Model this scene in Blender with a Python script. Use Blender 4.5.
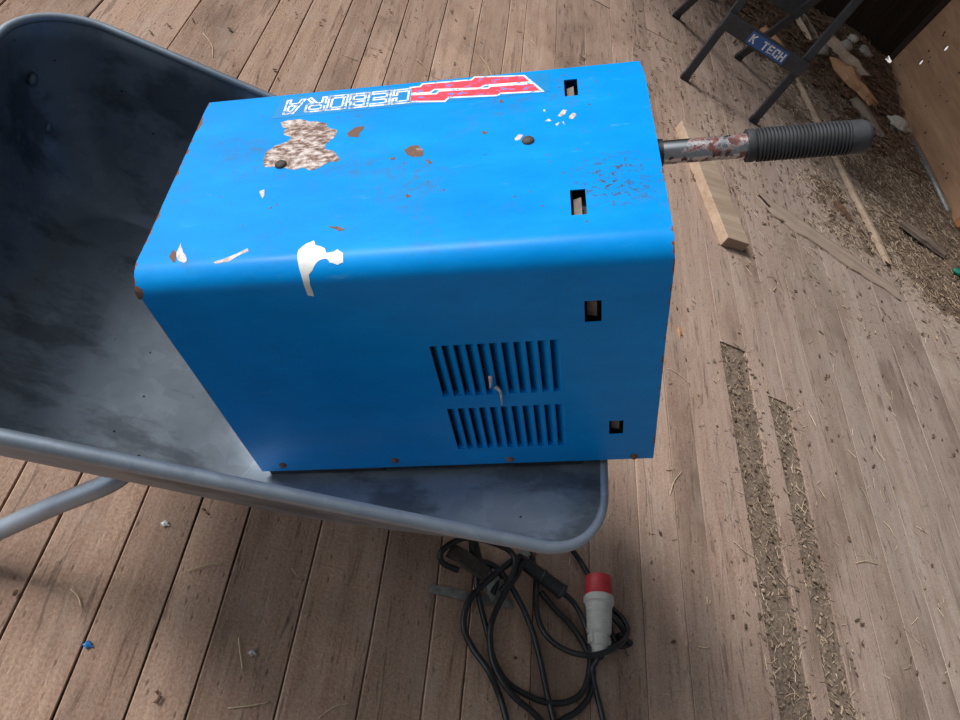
import bpy, bmesh, math, random
from mathutils import Vector, Matrix, noise

for o in list(bpy.data.objects):
    bpy.data.objects.remove(o, do_unlink=True)
SC = bpy.context.scene
COL = SC.collection
random.seed(7)

# ------------------------------------------------------------------ camera
F_PX = 745.0
cam_data = bpy.data.cameras.new('camera')
cam_data.sensor_fit = 'HORIZONTAL'
cam_data.sensor_width = 36.0
cam_data.lens = F_PX * 36.0 / 960.0
cam_data.clip_start = 0.02
cam = bpy.data.objects.new('camera', cam_data)
COL.objects.link(cam)
W = ((0.90215902, 0.3290662, 0.27897052),
     (0.08426722, -0.76861921, 0.63413212),
     (0.42309354, -0.54857994, -0.72114624))
cam.matrix_world = Matrix(((W[0][0], -W[0][1], -W[0][2], 0.0),
                           (W[1][0], -W[1][1], -W[1][2], 0.0),
                           (W[2][0], -W[2][1], -W[2][2], 1.5),
                           (0, 0, 0, 1)))
SC.camera = cam

# ------------------------------------------------------------------ light
world = bpy.data.worlds.new('sky')
SC.world = world
world.use_nodes = True
bg = world.node_tree.nodes['Background']
# daylight comes in from the open side (left); the rest of the barn is dim
_t = world.node_tree
_tc = _t.nodes.new('ShaderNodeTexCoord')
_dot = _t.nodes.new('ShaderNodeVectorMath')
_dot.operation = 'DOT_PRODUCT'
_dot.inputs[1].default_value = Vector((-0.94, 0.12, 0.33)).normalized()
_t.links.new(_tc.outputs['Generated'], _dot.inputs[0])
_mr = _t.nodes.new('ShaderNodeMapRange')
_mr.interpolation_type = 'SMOOTHSTEP'
for _k, _v in zip((1, 2, 3, 4), (0.50, 1.0, 0.125, 1.9)):
    _mr.inputs[_k].default_value = _v
_t.links.new(_dot.outputs['Value'], _mr.inputs[0])
_t.links.new(_mr.outputs[0], bg.inputs['Strength'])
bg.inputs['Color'].default_value = (0.86, 0.93, 1.0, 1)
sun_data = bpy.data.lights.new('sun', 'SUN')
sun_data.energy = 3.1
sun_data.angle = math.radians(18)
sun_data.color = (1.0, 0.97, 0.93)
sun = bpy.data.objects.new('sun', sun_data)
COL.objects.link(sun)
sun.rotation_euler = Vector((-0.70, 0.19, 0.68)).to_track_quat('Z', 'Y').to_euler()
sun.location = (-3, 0.7, 3)
SC.view_settings.view_transform = 'Standard'
SC.view_settings.look = 'None'
SC.view_settings.exposure = 0.0
SC.view_settings.gamma = 1.0
SC.view_settings.use_curve_mapping = False


# ------------------------------------------------------------------ materials
class NT:
    def __init__(self, name):
        self.m = bpy.data.materials.new(name)
        self.m.use_nodes = True
        self.t = self.m.node_tree
        self.b = self.t.nodes['Principled BSDF']
        tc = self.t.nodes.new('ShaderNodeTexCoord')
        self.obj = tc.outputs['Object']

    def link(self, a, b):
        self.t.links.new(a, b)

    def put(self, sock, v):
        if isinstance(v, bpy.types.NodeSocket):
            self.link(v, sock)
        elif isinstance(v, tuple) and len(v) == 3 and sock.type == 'RGBA':
            sock.default_value = (*v, 1)
        else:
            sock.default_value = v

    def map(self, scale=(1, 1, 1), loc=(0, 0, 0), src=None):
        n = self.t.nodes.new('ShaderNodeMapping')
        n.inputs['Scale'].default_value = scale
        n.inputs['Location'].default_value = loc
        self.link(src or self.obj, n.inputs['Vector'])
        return n.outputs[0]

    def noise(self, vec, scale=5, detail=6, rough=0.6, dist=0.0):
        n = self.t.nodes.new('ShaderNodeTexNoise')
        self.link(vec, n.inputs['Vector'])
        n.inputs['Scale'].default_value = scale
        n.inputs['Detail'].default_value = detail
        n.inputs['Roughness'].default_value = rough
        n.inputs['Distortion'].default_value = dist
        return n.outputs['Fac']

    def vor(self, vec, scale=5, out='Distance', rnd=1.0):
        n = self.t.nodes.new('ShaderNodeTexVoronoi')
        self.link(vec, n.inputs['Vector'])
        n.inputs['Scale'].default_value = scale
        n.inputs['Randomness'].default_value = rnd
        return n.outputs[out]

    def ramp(self, fac, stops, interp='LINEAR'):
        n = self.t.nodes.new('ShaderNodeValToRGB')
        n.color_ramp.interpolation = interp
        e = n.color_ramp.elements
        while len(e) < len(stops):
            e.new(0.5)
        for el, (p, c) in zip(e, stops):
            el.position = p
            el.color = (c, c, c, 1) if isinstance(c, (int, float)) else (*c, 1)
        self.link(fac, n.inputs['Fac'])
        return n.outputs['Color']

    def mix(self, fac, a, b, mode='MIX'):
        n = self.t.nodes.new('ShaderNodeMix')
        n.data_type = 'RGBA'
        n.blend_type = mode
        self.put(n.inputs['Factor'], fac)
        self.put(n.inputs[6], a)
        self.put(n.inputs[7], b)
        return n.outputs[2]

    def math(self, op, a, b=0.0, c=0.0):
        n = self.t.nodes.new('ShaderNodeMath')
        n.operation = op
        for s, v in zip(n.inputs, (a, b, c)):
            self.put(s, v)
        return n.outputs[0]

    def sep(self, vec=None):
        n = self.t.nodes.new('ShaderNodeSeparateXYZ')
        self.link(vec or self.obj, n.inputs[0])
        return n.outputs

    def rng(self, v, a, b, c=0.0, d=1.0):
        n = self.t.nodes.new('ShaderNodeMapRange')
        self.put(n.inputs[0], v)
        for i, x in enumerate((a, b, c, d)):
            n.inputs[1 + i].default_value = x
        return n.outputs[0]

    def island(self):
        return self.t.nodes.new('ShaderNodeNewGeometry').outputs['Random Per Island']

    def bump(self, h, strength=0.3, dist=0.002):
        n = self.t.nodes.new('ShaderNodeBump')
        n.inputs['Strength'].default_value = strength
        n.inputs['Distance'].default_value = dist
        self.link(h, n.inputs['Height'])
        self.link(n.outputs[0], self.b.inputs['Normal'])

    def done(self, col, rough=0.6, metal=0.0, spec=0.5):
        self.put(self.b.inputs['Base Color'], col)
        self.put(self.b.inputs['Roughness'], rough)
        self.put(self.b.inputs['Metallic'], metal)
        self.put(self.b.inputs['Specular IOR Level'], spec)
        return self.m


def simple(name, c1, c2, scale=30, rough=0.6, metal=0.0, bump=0.0, spec=0.5, detail=5):
    n = NT(name)
    f = n.noise(n.obj, scale, detail)
    if bump:
        n.bump(f, bump)
    return n.done(n.ramp(f, [(0.3, c1), (0.7, c2)]), rough, metal, spec)


def wood(name, dark, mid, light, axis='Y', rough=0.85, island=0.5, grain=14.0, bump=0.4):
    n = NT(name)
    s = {'X': (1.1, grain, grain), 'Y': (grain, 1.1, grain), 'Z': (grain, grain, 1.1)}[axis]
    s2 = tuple(v * 5 for v in s)
    isl = n.island()
    g1 = n.noise(n.map(s), 1.0, 8, 0.65, 0.6)
    g2 = n.noise(n.map(s2), 1.0, 4, 0.6)
    g = n.math('ADD', n.math('MULTIPLY', g1, 0.65), n.math('MULTIPLY', g2, 0.35))
    c = n.ramp(g, [(0.32, dark), (0.5, mid), (0.68, light)])
    v = n.rng(isl, 0, 1, 1 - island * 0.5, 1 + island * 0.5)
    cc = n.t.nodes.new('ShaderNodeCombineColor')
    for i in range(3):
        n.link(v, cc.inputs[i])
    c = n.mix(1.0, c, cc.outputs[0], 'MULTIPLY')
    n.bump(g, bump, 0.003)
    return n.done(c, rough, 0, 0.25)


def mat_floor():
    n = NT('floor_boards')
    x, y, z = n.sep()
    isl = n.island()
    off = n.t.nodes.new('ShaderNodeVectorMath')
    off.operation = 'ADD'
    cx = n.t.nodes.new('ShaderNodeCombineXYZ')
    n.link(n.math('MULTIPLY', isl, 37.0), cx.inputs[1])
    n.link(n.obj, off.inputs[0])
    n.link(cx.outputs[0], off.inputs[1])
    p = off.outputs[0]
    g1 = n.noise(n.map((22, 1.3, 22), src=p), 1.0, 8, 0.62, 1.0)
    g2 = n.noise(n.map((140, 6.0, 140), src=p), 1.0, 5, 0.6, 0.2)
    bl = n.noise(n.map((3.2, 1.6, 3.2), src=p), 1.0, 6, 0.6)
    fine = n.noise(n.obj, 160, 4, 0.7)
    g = n.math('ADD', n.math('MULTIPLY', g1, 0.40), n.math('MULTIPLY', g2, 0.18))
    g = n.math('ADD', g, n.math('MULTIPLY', fine, 0.52))
    brown = n.ramp(g, [(0.32, (0.20, 0.114, 0.080)), (0.50, (0.37, 0.236, 0.171)), (0.66, (0.50, 0.342, 0.26))])
    grey = n.ramp(g, [(0.32, (0.215, 0.150, 0.120)), (0.50, (0.335, 0.250, 0.208)), (0.68, (0.445, 0.352, 0.302))])
    t = n.math('ADD', n.rng(x, 0.7, 2.2), n.math('MULTIPLY', n.math('SUBTRACT', bl, 0.5), 1.2))
    t2 = n.math('MULTIPLY', n.rng(y, 1.6, 3.4, 0.0, 0.55), n.rng(x, 0.3, 1.5))
    t = n.math('MAXIMUM', t, t2)
    tn = n.t.nodes.new('ShaderNodeClamp')
    n.link(t, tn.inputs[0])
    c = n.mix(tn.outputs[0], brown, grey)
    # dark weathered blotches and small dents
    c = n.mix(n.math('MULTIPLY', n.ramp(bl, [(0.30, 1.0), (0.50, 0.0)]), 0.55), c, (0.11, 0.078, 0.060))
    sp = n.vor(n.map((60, 22, 60), src=p), 1.0)
    c = n.mix(n.math('MULTIPLY', n.ramp(sp, [(0.06, 1.0), (0.17, 0.0)]), 0.55), c, (0.07, 0.045, 0.033))
    gz = n.noise(n.map((55, 5, 55), src=p), 1.0, 3, 0.5, 1.5)
    c = n.mix(n.math('MULTIPLY', n.ramp(gz, [(0.60, 0.0), (0.68, 1.0)]), 0.5), c, (0.085, 0.056, 0.042))
    wp = n.noise(n.map((9, 6, 9)), 1.0, 6, 0.7)
    c = n.mix(n.math('MULTIPLY', n.ramp(wp, [(0.52, 0.0), (0.68, 1.0)]), 0.35), c, (0.43, 0.35, 0.29))
    # pale dust specks
    sp2 = n.vor(n.map((95, 70, 95)), 1.0)
    c = n.mix(n.math('MULTIPLY', n.ramp(sp2, [(0.05, 1.0), (0.12, 0.0)]), 0.5), c, (0.55, 0.47, 0.39))
    v = n.rng(isl, 0, 1, 0.84, 1.14)
    cc = n.t.nodes.new('ShaderNodeCombineColor')
    for i in range(3):
        n.link(v, cc.inputs[i])
    c = n.mix(1.0, c, cc.outputs[0], 'MULTIPLY')
    h = n.math('ADD', n.math('MULTIPLY', g, 1.0), n.math('MULTIPLY', n.ramp(sp, [(0.05, 0.0), (0.2, 1.0)]), 0.25))
    n.bump(h, 0.8, 0.004)
    return n.done(c, 0.82, 0, 0.25)


def mat_blue():
    n = NT('blue_enamel')
    x, y, z = n.sep()
    f1 = n.noise(n.map((1, 2.2, 2.2)), 9, 8, 0.65)
    f2 = n.noise(n.map((1, 1, 1)), 70, 5, 0.7)
    c = n.ramp(f1, [(0.3, (0.0, 0.235, 0.66)), (0.55, (0.0, 0.270, 0.74)), (0.75, (0.002, 0.310, 0.81))])
    # faint pale scuffs
    sc = n.noise(n.map((9, 30, 30)), 2.0, 8, 0.75)
    c = n.mix(n.math('MULTIPLY', n.ramp(sc, [(0.62, 0.0), (0.76, 1.0)]), 0.35), c, (0.20, 0.46, 0.85))
    # grime film and rust pin pricks on the top panel
    top = n.rng(z, 0.432, 0.440)
    grime = n.noise(n.map((3, 3, 3), (4.1, 0.3, 0)), 2.2, 7, 0.7)
    gm = n.math('MULTIPLY', n.ramp(grime, [(0.50, 0.0), (0.66, 1.0)]), n.ramp(f2, [(0.44, 0.0), (0.58, 1.0)]))
    c = n.mix(n.math('MULTIPLY', n.math('MULTIPLY', gm, top), 0.6), c, (0.055, 0.16, 0.26))
    v = n.vor(n.obj, 62)
    pit = n.math('MULTIPLY', n.ramp(v, [(0.085, 1.0), (0.13, 0.0)]), n.ramp(n.noise(n.obj, 7, 4), [(0.50, 0.0), (0.58, 1.0)]))
    c = n.mix(n.math('MULTIPLY', pit, n.rng(top, 0, 1, 0.25, 0.85)), c, (0.13, 0.06, 0.04))
    # worn patch with crazed rust near the right hand end of the top
    dx = n.math('SUBTRACT', x, 0.565)
    dy = n.math('SUBTRACT', y, 0.115)
    rr = n.math('ADD', n.math('MULTIPLY', n.math('MULTIPLY', dx, dx), 260.0), n.math('MULTIPLY', n.math('MULTIPLY', dy, dy), 240.0))
    near = n.math('MULTIPLY', n.rng(rr, 0.1, 1.0, 1.0, 0.0), top)
    cr = n.noise(n.map((1, 1, 1)), 120, 6, 0.75)
    c = n.mix(n.math('MULTIPLY', near, n.ramp(cr, [(0.52, 0.0), (0.60, 1.0)])), c, (0.06, 0.09, 0.13))
    # rust nibbling in from the two raw sheet edges
    ed = n.math('MINIMUM', x, n.math('SUBTRACT', 0.62, x))
    en = n.noise(n.obj, 38, 5, 0.7)
    ee = n.math('SUBTRACT', n.math('MULTIPLY', n.math('SUBTRACT', en, 0.50), 0.030), ed)
    c = n.mix(n.rng(ee, -0.0006, 0.0008), c, (0.17, 0.085, 0.06))
    # scratches on the side panel
    s1 = n.noise(n.map((5, 30, 26), (1, 2, 0)), 2.0, 3, 0.5, 2.5)
    s1 = n.math('ABSOLUTE', n.math('SUBTRACT', s1, 0.5))
    sk = n.math('MULTIPLY', n.ramp(s1, [(0.002, 1.0), (0.006, 0.0)]), n.ramp(n.noise(n.obj, 4.3, 3), [(0.52, 0.0), (0.62, 1.0)]))
    c = n.mix(n.math('MULTIPLY', sk, 0.55), c, (0.02, 0.05, 0.12))
    n.bump(n.noise(n.obj, 260, 3, 0.5), 0.06, 0.001)
    ro = n.ramp(f1, [(0.3, 0.27), (0.7, 0.40)])
    return n.done(c, ro, 0.0, 0.15)


def mat_galv(name='galvanised_tray', base=0.31, stains=True):
    n = NT(name)
    spc = n.sep(n.vor(n.obj, 42, 'Color'))[0]
    sp = n.ramp(spc, [(0.0, 0.0), (1.0, 1.0)])
    f1 = n.noise(n.obj, 5, 8, 0.65)
    f2 = n.noise(n.obj, 60, 5, 0.7)
    b = base
    c = n.ramp(f1, [(0.3, (b * 0.66, b * 0.80, b * 0.98)), (0.7, (b * 0.92, b * 1.06, b * 1.24))])
    c = n.mix(0.14, c, sp, 'MULTIPLY')
    if stains:
        st = n.noise(n.map((2.2, 5.0, 3), (0.3, 0.1, 0)), 1.6, 6, 0.62)
        c = n.mix(n.math('MULTIPLY', n.ramp(st, [(0.52, 0.0), (0.60, 1.0)]), 0.55), c, (0.045, 0.052, 0.064))
        wh = n.noise(n.map((1, 1, 1), (7, 0, 3)), 11, 8, 0.75)
        c = n.mix(n.math('MULTIPLY', n.ramp(wh, [(0.60, 0.0), (0.72, 1.0)]), 0.30), c, (0.50, 0.54, 0.58))
        v = n.vor(n.map((1, 1, 1), (0.2, 0, 0)), 34)
        k = n.math('MULTIPLY', n.ramp(v, [(0.05, 1.0), (0.085, 0.0)]), n.ramp(n.noise(n.obj, 5, 3), [(0.52, 0.0), (0.58, 1.0)]))
        c = n.mix(k, c, (0.03, 0.03, 0.035))
        v = n.vor(n.map((1, 1, 1), (3.2, 1, 0)), 24)
        k = n.math('MULTIPLY', n.ramp(v, [(0.04, 1.0), (0.07, 0.0)]), n.ramp(n.noise(n.map((1, 1, 1), (9, 2, 1)), 4, 3), [(0.5, 0.0), (0.56, 1.0)]))
        c = n.mix(k, c, (0.02, 0.12, 0.42))
    n.bump(f2, 0.12, 0.001)
    return n.done(c, n.ramp(f1, [(0.3, 0.40), (0.7, 0.55)]), 0.72, 0.5)


def mat_rust(name, pale=0.5):
    n = NT(name)
    f = n.noise(n.map((90, 170, 90)), 1.0, 6, 0.7)
    f2 = n.noise(n.obj, 30, 5, 0.7)
    c = n.ramp(f, [(0.34, (0.10, 0.055, 0.045)), (0.45, (0.25, 0.165, 0.135)), (0.52, (0.46, 0.37, 0.335)), (0.64, (0.72, 0.66, 0.62))])
    c = n.mix(n.ramp(f2, [(pale - 0.08, 1.0), (pale + 0.08, 0.0)]), c, (0.17, 0.098, 0.075))
    return n.done(c, 0.8, 0, 0.2)


def mat_worn(name, col, under, thr=0.56, scale=60):
    n = NT(name)
    f = n.noise(n.map((0.55, 1, 1)), scale, 5, 0.7)
    return n.done(n.ramp(f, [(thr, col), (thr + 0.03, under)]), 0.5)


M = {}
M['floor'] = mat_floor()
M['soil'] = simple('packed_dirt', (0.045, 0.030, 0.022), (0.10, 0.072, 0.052), 60, 0.95, bump=0.8, spec=0.1)
M['trodden'] = simple('trodden_chaff', (0.11, 0.08, 0.06), (0.28, 0.212, 0.165), 120, 0.95, bump=0.8, spec=0.1, detail=10)
M['dirt_pile'] = simple('swept_dirt', (0.075, 0.050, 0.036), (0.21, 0.150, 0.108), 42, 0.95, bump=1.0, spec=0.1, detail=10)
M['dark_wall'] = wood('old_dark_boards', (0.012, 0.007, 0.005), (0.028, 0.017, 0.011), (0.05, 0.03, 0.02), 'Z')
M['ply'] = wood('plywood', (0.27, 0.145, 0.082), (0.38, 0.215, 0.125), (0.48, 0.285, 0.172), 'Y', island=0.0, grain=9)
M['stud'] = wood('orange_softwood', (0.26, 0.105, 0.042), (0.38, 0.165, 0.07), (0.46, 0.22, 0.10), 'Z', island=0.0)
M['plankwood'] = wood('dusty_plank', (0.19, 0.135, 0.105), (0.30, 0.225, 0.18), (0.40, 0.31, 0.25), 'X', island=0.1, grain=40)
M['softwood'] = wood('sawn_softwood', (0.24, 0.165, 0.115), (0.36, 0.265, 0.195), (0.46, 0.355, 0.27), 'Y', island=0.1)
M['lit_side'] = wood('lit_sawn_side', (0.34, 0.235, 0.16), (0.45, 0.32, 0.225), (0.54, 0.40, 0.29), 'Y', island=0.1)  # paler copy of the softwood, light painted on the offcut's side
M['oldwood'] = wood('grey_old_wood', (0.10, 0.075, 0.06), (0.20, 0.15, 0.118), (0.31, 0.24, 0.19), 'X', island=0.2, grain=30)
M['bark'] = wood('brown_split_wood', (0.06, 0.032, 0.02), (0.14, 0.078, 0.05), (0.26, 0.15, 0.09), 'X', island=0.2, grain=30)
M['orangewood'] = wood('orange_split_wood', (0.26, 0.125, 0.06), (0.42, 0.22, 0.115), (0.54, 0.33, 0.20), 'X', island=0.2, grain=22)
M['blue'] = mat_blue()
M['galv'] = mat_galv()
M['rim'] = mat_galv('galvanised_rim', 0.42, False)
M['tube'] = mat_galv('galvanised_tube', 0.46, False)
M['rust'] = mat_rust('flaked_primer', 0.40)
M['rust_small'] = mat_rust('bare_rust', 0.62)
M['white'] = simple('white_paint', (0.72, 0.72, 0.70), (0.86, 0.86, 0.84), 80, 0.5)
M['chip_white'] = simple('grey_white_primer', (0.36, 0.28, 0.255), (0.76, 0.72, 0.70), 160, 0.6)
M['black'] = simple('black_metal', (0.010, 0.010, 0.011), (0.030, 0.028, 0.027), 40, 0.5)
M['inside'] = simple('grimy_steel', (0.030, 0.024, 0.020), (0.085, 0.07, 0.06), 50, 0.7)
M['steel'] = simple('worn_steel', (0.20, 0.19, 0.18), (0.40, 0.385, 0.365), 60, 0.45, 0.5)
M['rubber'] = simple('black_rubber', (0.010, 0.010, 0.012), (0.026, 0.027, 0.031), 70, 0.55)
M['grip'] = simple('dusty_rubber', (0.020, 0.021, 0.024), (0.050, 0.052, 0.058), 60, 0.6, bump=0.1)
M['cable'] = simple('black_cable', (0.008, 0.008, 0.009), (0.022, 0.022, 0.025), 50, 0.42)
M['red'] = simple('red_plastic', (0.42, 0.022, 0.028), (0.58, 0.04, 0.05), 50, 0.45)
M['greyplastic'] = simple('grey_plastic', (0.42, 0.41, 0.37), (0.58, 0.57, 0.53), 40, 0.5)
M['stool'] = simple('dark_grey_paint', (0.020, 0.022, 0.026), (0.040, 0.043, 0.050), 30, 0.45)
M['label_blue'] = mat_worn('blue_label', (0.03, 0.10, 0.30), (0.02, 0.05, 0.12), 0.6, 40)
M['label_white'] = mat_worn('worn_white_print', (0.70, 0.70, 0.72), (0.05, 0.11, 0.28), 0.575, 45)
M['film'] = simple('clear_film', (0.0, 0.215, 0.52), (0.006, 0.25, 0.60), 40, 0.35)
M['letter'] = mat_worn('worn_white_letter', (0.80, 0.84, 0.88), (0.05, 0.33, 0.78), 0.57, 150)
M['letter_in'] = mat_worn('blue_letter_core', (0.01, 0.22, 0.62), (0.45, 0.62, 0.85), 0.55, 190)
M['stripe'] = mat_worn('worn_red_stripe', (0.78, 0.045, 0.075), (0.12, 0.22, 0.62), 0.56, 120)
M['stone'] = simple('pale_stone', (0.20, 0.175, 0.15), (0.38, 0.335, 0.29), 20, 0.9, bump=0.5)
M['straw'] = wood('straw', (0.27, 0.19, 0.13), (0.41, 0.31, 0.22), (0.57, 0.47, 0.36), 'Y', island=0.9, bump=0.0)
M['tab'] = simple('rusty_tab', (0.10, 0.075, 0.06), (0.22, 0.18, 0.15), 60, 0.7)
M['straw_pale'] = wood('pale_straw', (0.46, 0.36, 0.22), (0.62, 0.50, 0.33), (0.74, 0.62, 0.44), 'Y', island=0.5, bump=0.0)
M['chips'] = wood('wood_chips', (0.10, 0.068, 0.045), (0.27, 0.195, 0.135), (0.45, 0.35, 0.26), 'Y', island=1.3, bump=0.0)
M['hole_backing'] = simple('pale_hole_backing', (0.62, 0.60, 0.57), (0.85, 0.83, 0.80), 12, 0.95)
M['cloth'] = simple('pale_cloth', (0.34, 0.29, 0.24), (0.55, 0.49, 0.42), 40, 0.95, bump=0.4)
M['green'] = simple('green_plastic', (0.0, 0.16, 0.10), (0.01, 0.26, 0.16), 40, 0.5)
M['bluechip'] = simple('blue_flake', (0.02, 0.17, 0.52), (0.04, 0.24, 0.62), 60, 0.5)


# ------------------------------------------------------------------ helpers
def tag(o, label=None, cat=None, group=None, kind=None):
    if label:
        o['label'] = label
    if cat:
        o['category'] = cat
    if group:
        o['group'] = group
    if kind:
        o['kind'] = kind
    return o


def empty(name, loc=(0, 0, 0), mat=None):
    o = bpy.data.objects.new(name, None)
    o.empty_display_size = 0.05
    if mat is not None:
        o.matrix_world = mat
    else:
        o.location = loc
    COL.objects.link(o)
    return o


def mesh_obj(name, bm, mats, parent=None, smooth=False, angle=None):
    bmesh.ops.recalc_face_normals(bm, faces=bm.faces[:])
    me = bpy.data.meshes.new(name)
    if smooth:
        for f in bm.faces:
            f.smooth = True
    if smooth and angle:
        for e in bm.edges:
            if len(e.link_faces) == 2 and e.calc_face_angle(0) > angle:
                e.smooth = False
    bm.to_mesh(me)
    bm.free()
    for m in (mats if isinstance(mats, (list, tuple)) else [mats]):
        me.materials.append(m)
    o = bpy.data.objects.new(name, me)
    COL.objects.link(o)
    if parent:
        o.parent = parent
    return o


def add_box(bm, lo, hi, mat=None, mi=0, bevel=0.0):
    M4 = Matrix.Translation(((lo[0] + hi[0]) / 2, (lo[1] + hi[1]) / 2, (lo[2] + hi[2]) / 2)) @ Matrix.Diagonal(
        (hi[0] - lo[0], hi[1] - lo[1], hi[2] - lo[2], 1))
    if mat is not None:
        M4 = mat @ M4
    r = bmesh.ops.create_cube(bm, size=1.0, matrix=M4)
    vs = r['verts']
    fs = {f for v in vs for f in v.link_faces}
    for f in fs:
        f.material_index = mi
    if bevel:
        es = {e for v in vs for e in v.link_edges}
        bmesh.ops.bevel(bm, geom=list(es), offset=bevel, segments=2, affect='EDGES', profile=0.5)
    return vs


def box_between(bm, a, b, wx, wy, side=(1, 0, 0), bevel=0.0):
    a, b = Vector(a), Vector(b)
    d = (b - a)
    L = d.length
    z = d.normalized()
    x = (Vector(side) - z * Vector(side).dot(z)).normalized()
    y = z.cross(x)
    m = Matrix(((x.x, y.x, z.x, a.x), (x.y, y.y, z.y, a.y), (x.z, y.z, z.z, a.z), (0, 0, 0, 1)))
    return add_box(bm, (-wx / 2, -wy / 2, 0), (wx / 2, wy / 2, L), m, 0, bevel)


def catmull(pts, n=8):
    P = [Vector(p) for p in pts]
    P = [P[0] * 2 - P[1]] + P + [P[-1] * 2 - P[-2]]
    out = []
    for i in range(1, len(P) - 2):
        for k in range(n):
            t = k / n
            a, b, c, d = P[i - 1:i + 3]
            out.append(0.5 * (2 * b + (c - a) * t + (2 * a - 5 * b + 4 * c - d) * t * t + (3 * b - a - 3 * c + d) * t ** 3))
    out.append(P[-2])
    return out


def add_tube(bm, path, r, n=12, closed=False, mi=0):
    P = [Vector(p) for p in path]
    N = len(P)
    T = []
    for i in range(N):
        if closed:
            d = P[(i + 1) % N] - P[i - 1]
        else:
            d = P[min(i + 1, N - 1)] - P[max(i - 1, 0)]
        T.append(d.normalized())
    ref = Vector((0, 0, 1)) if abs(T[0].z) < 0.9 else Vector((1, 0, 0))
    u = (ref - T[0] * ref.dot(T[0])).normalized()
    rings = []
    for i in range(N):
        u = (u - T[i] * u.dot(T[i])).normalized()
        w = T[i].cross(u)
        rr = r[i] if isinstance(r, (list, tuple)) else r
        rings.append([bm.verts.new(P[i] + (u * math.cos(2 * math.pi * k / n) + w * math.sin(2 * math.pi * k / n)) * rr) for k in range(n)])
    last = N if closed else N - 1
    for i in range(last):
        A, B = rings[i], rings[(i + 1) % N]
        for k in range(n):
            f = bm.faces.new((A[k], A[(k + 1) % n], B[(k + 1) % n], B[k]))
            f.material_index = mi
    if not closed:
        bm.faces.new(list(reversed(rings[0]))).material_index = mi
        bm.faces.new(rings[-1]).material_index = mi


def add_lathe(bm, prof, mat, n=32, mi=0):
    """prof: (axial, radius) along local +X of mat"""
    rings = []
    for a, r in prof:
        rings.append([bm.verts.new(mat @ Vector((a, r * math.cos(2 * math.pi * k / n), r * math.sin(2 * math.pi * k / n)))) for k in range(n)])
    for A, B in zip(rings, rings[1:]):
        for k in range(n):
            bm.faces.new((A[k], A[(k + 1) % n], B[(k + 1) % n], B[k])).material_index = mi
    bm.faces.new(list(reversed(rings[0]))).material_index = mi
    bm.faces.new(rings[-1]).material_index = mi


def frame(origin, xdir, up=(0, 0, 1)):
    x = Vector(xdir).normalized()
    z = Vector(up)
    z = (z - x * z.dot(x)).normalized()
    y = z.cross(x)
    o = Vector(origin)
    return Matrix(((x.x, y.x, z.x, o.x), (x.y, y.y, z.y, o.y), (x.z, y.z, z.z, o.z), (0, 0, 0, 1)))


def rock(bm, c, r, seed, squash=0.7, sub=2, rough=0.35):
    res = bmesh.ops.create_icosphere(bm, subdivisions=sub, radius=1.0)
    o = Vector((seed * 3.7, seed * 1.3, 0))
    for v in res['verts']:
        k = 1 + rough * noise.noise(v.co * 1.3 + o)
        v.co = Vector((v.co.x * r[0] * k, v.co.y * r[1] * k, v.co.z * r[2] * k)) + Vector(c)


def chunk(name, a, b, w, h, mats, label, cat, seed=0, taper=0.7, group=None, segs=7):
    """a split, ragged piece of wood from a to b lying on what is under it"""
    rnd = random.Random(seed)
    L = (Vector(b) - Vector(a)).length
    root_m = frame(a, Vector(b) - Vector(a))
    bm = bmesh.new()
    rings = []
    for i in range(segs + 1):
        t = i / segs
        k = 1 - (1 - taper) * abs(2 * t - 0.7)
        ww, hh = w * k * rnd.uniform(0.85, 1.1) / 2, h * k * rnd.uniform(0.85, 1.12)
        sy = rnd.uniform(-0.06, 0.06) * w
        xx = t * L
        pts = [(-ww, 0), (-ww * 0.95, hh * 0.6), (-ww * 0.4, hh), (ww * 0.5, hh * 0.92), (ww, hh * 0.45), (ww * 0.9, 0)]
        dx = [rnd.uniform(-0.02, 0.02) * (6 if i in (0, segs) else 1) * w * 3 for _ in pts]
        rings.append([bm.verts.new((xx + d, sy + p[0], p[1])) for p, d in zip(pts, dx)])
    n = 6
    for A, B in zip(rings, rings[1:]):
        for k in range(n):
            bm.faces.new((A[k], A[(k + 1) % n], B[(k + 1) % n], B[k]))
    bm.faces.new(list(reversed(rings[0])))
    bm.faces.new(rings[-1])
    o = mesh_obj(name, bm, mats)
    o.matrix_world = root_m
    return tag(o, label, cat, group)


def hash2(x, y, s=0.0):
    return noise.noise(Vector((x, y, s)))

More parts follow.
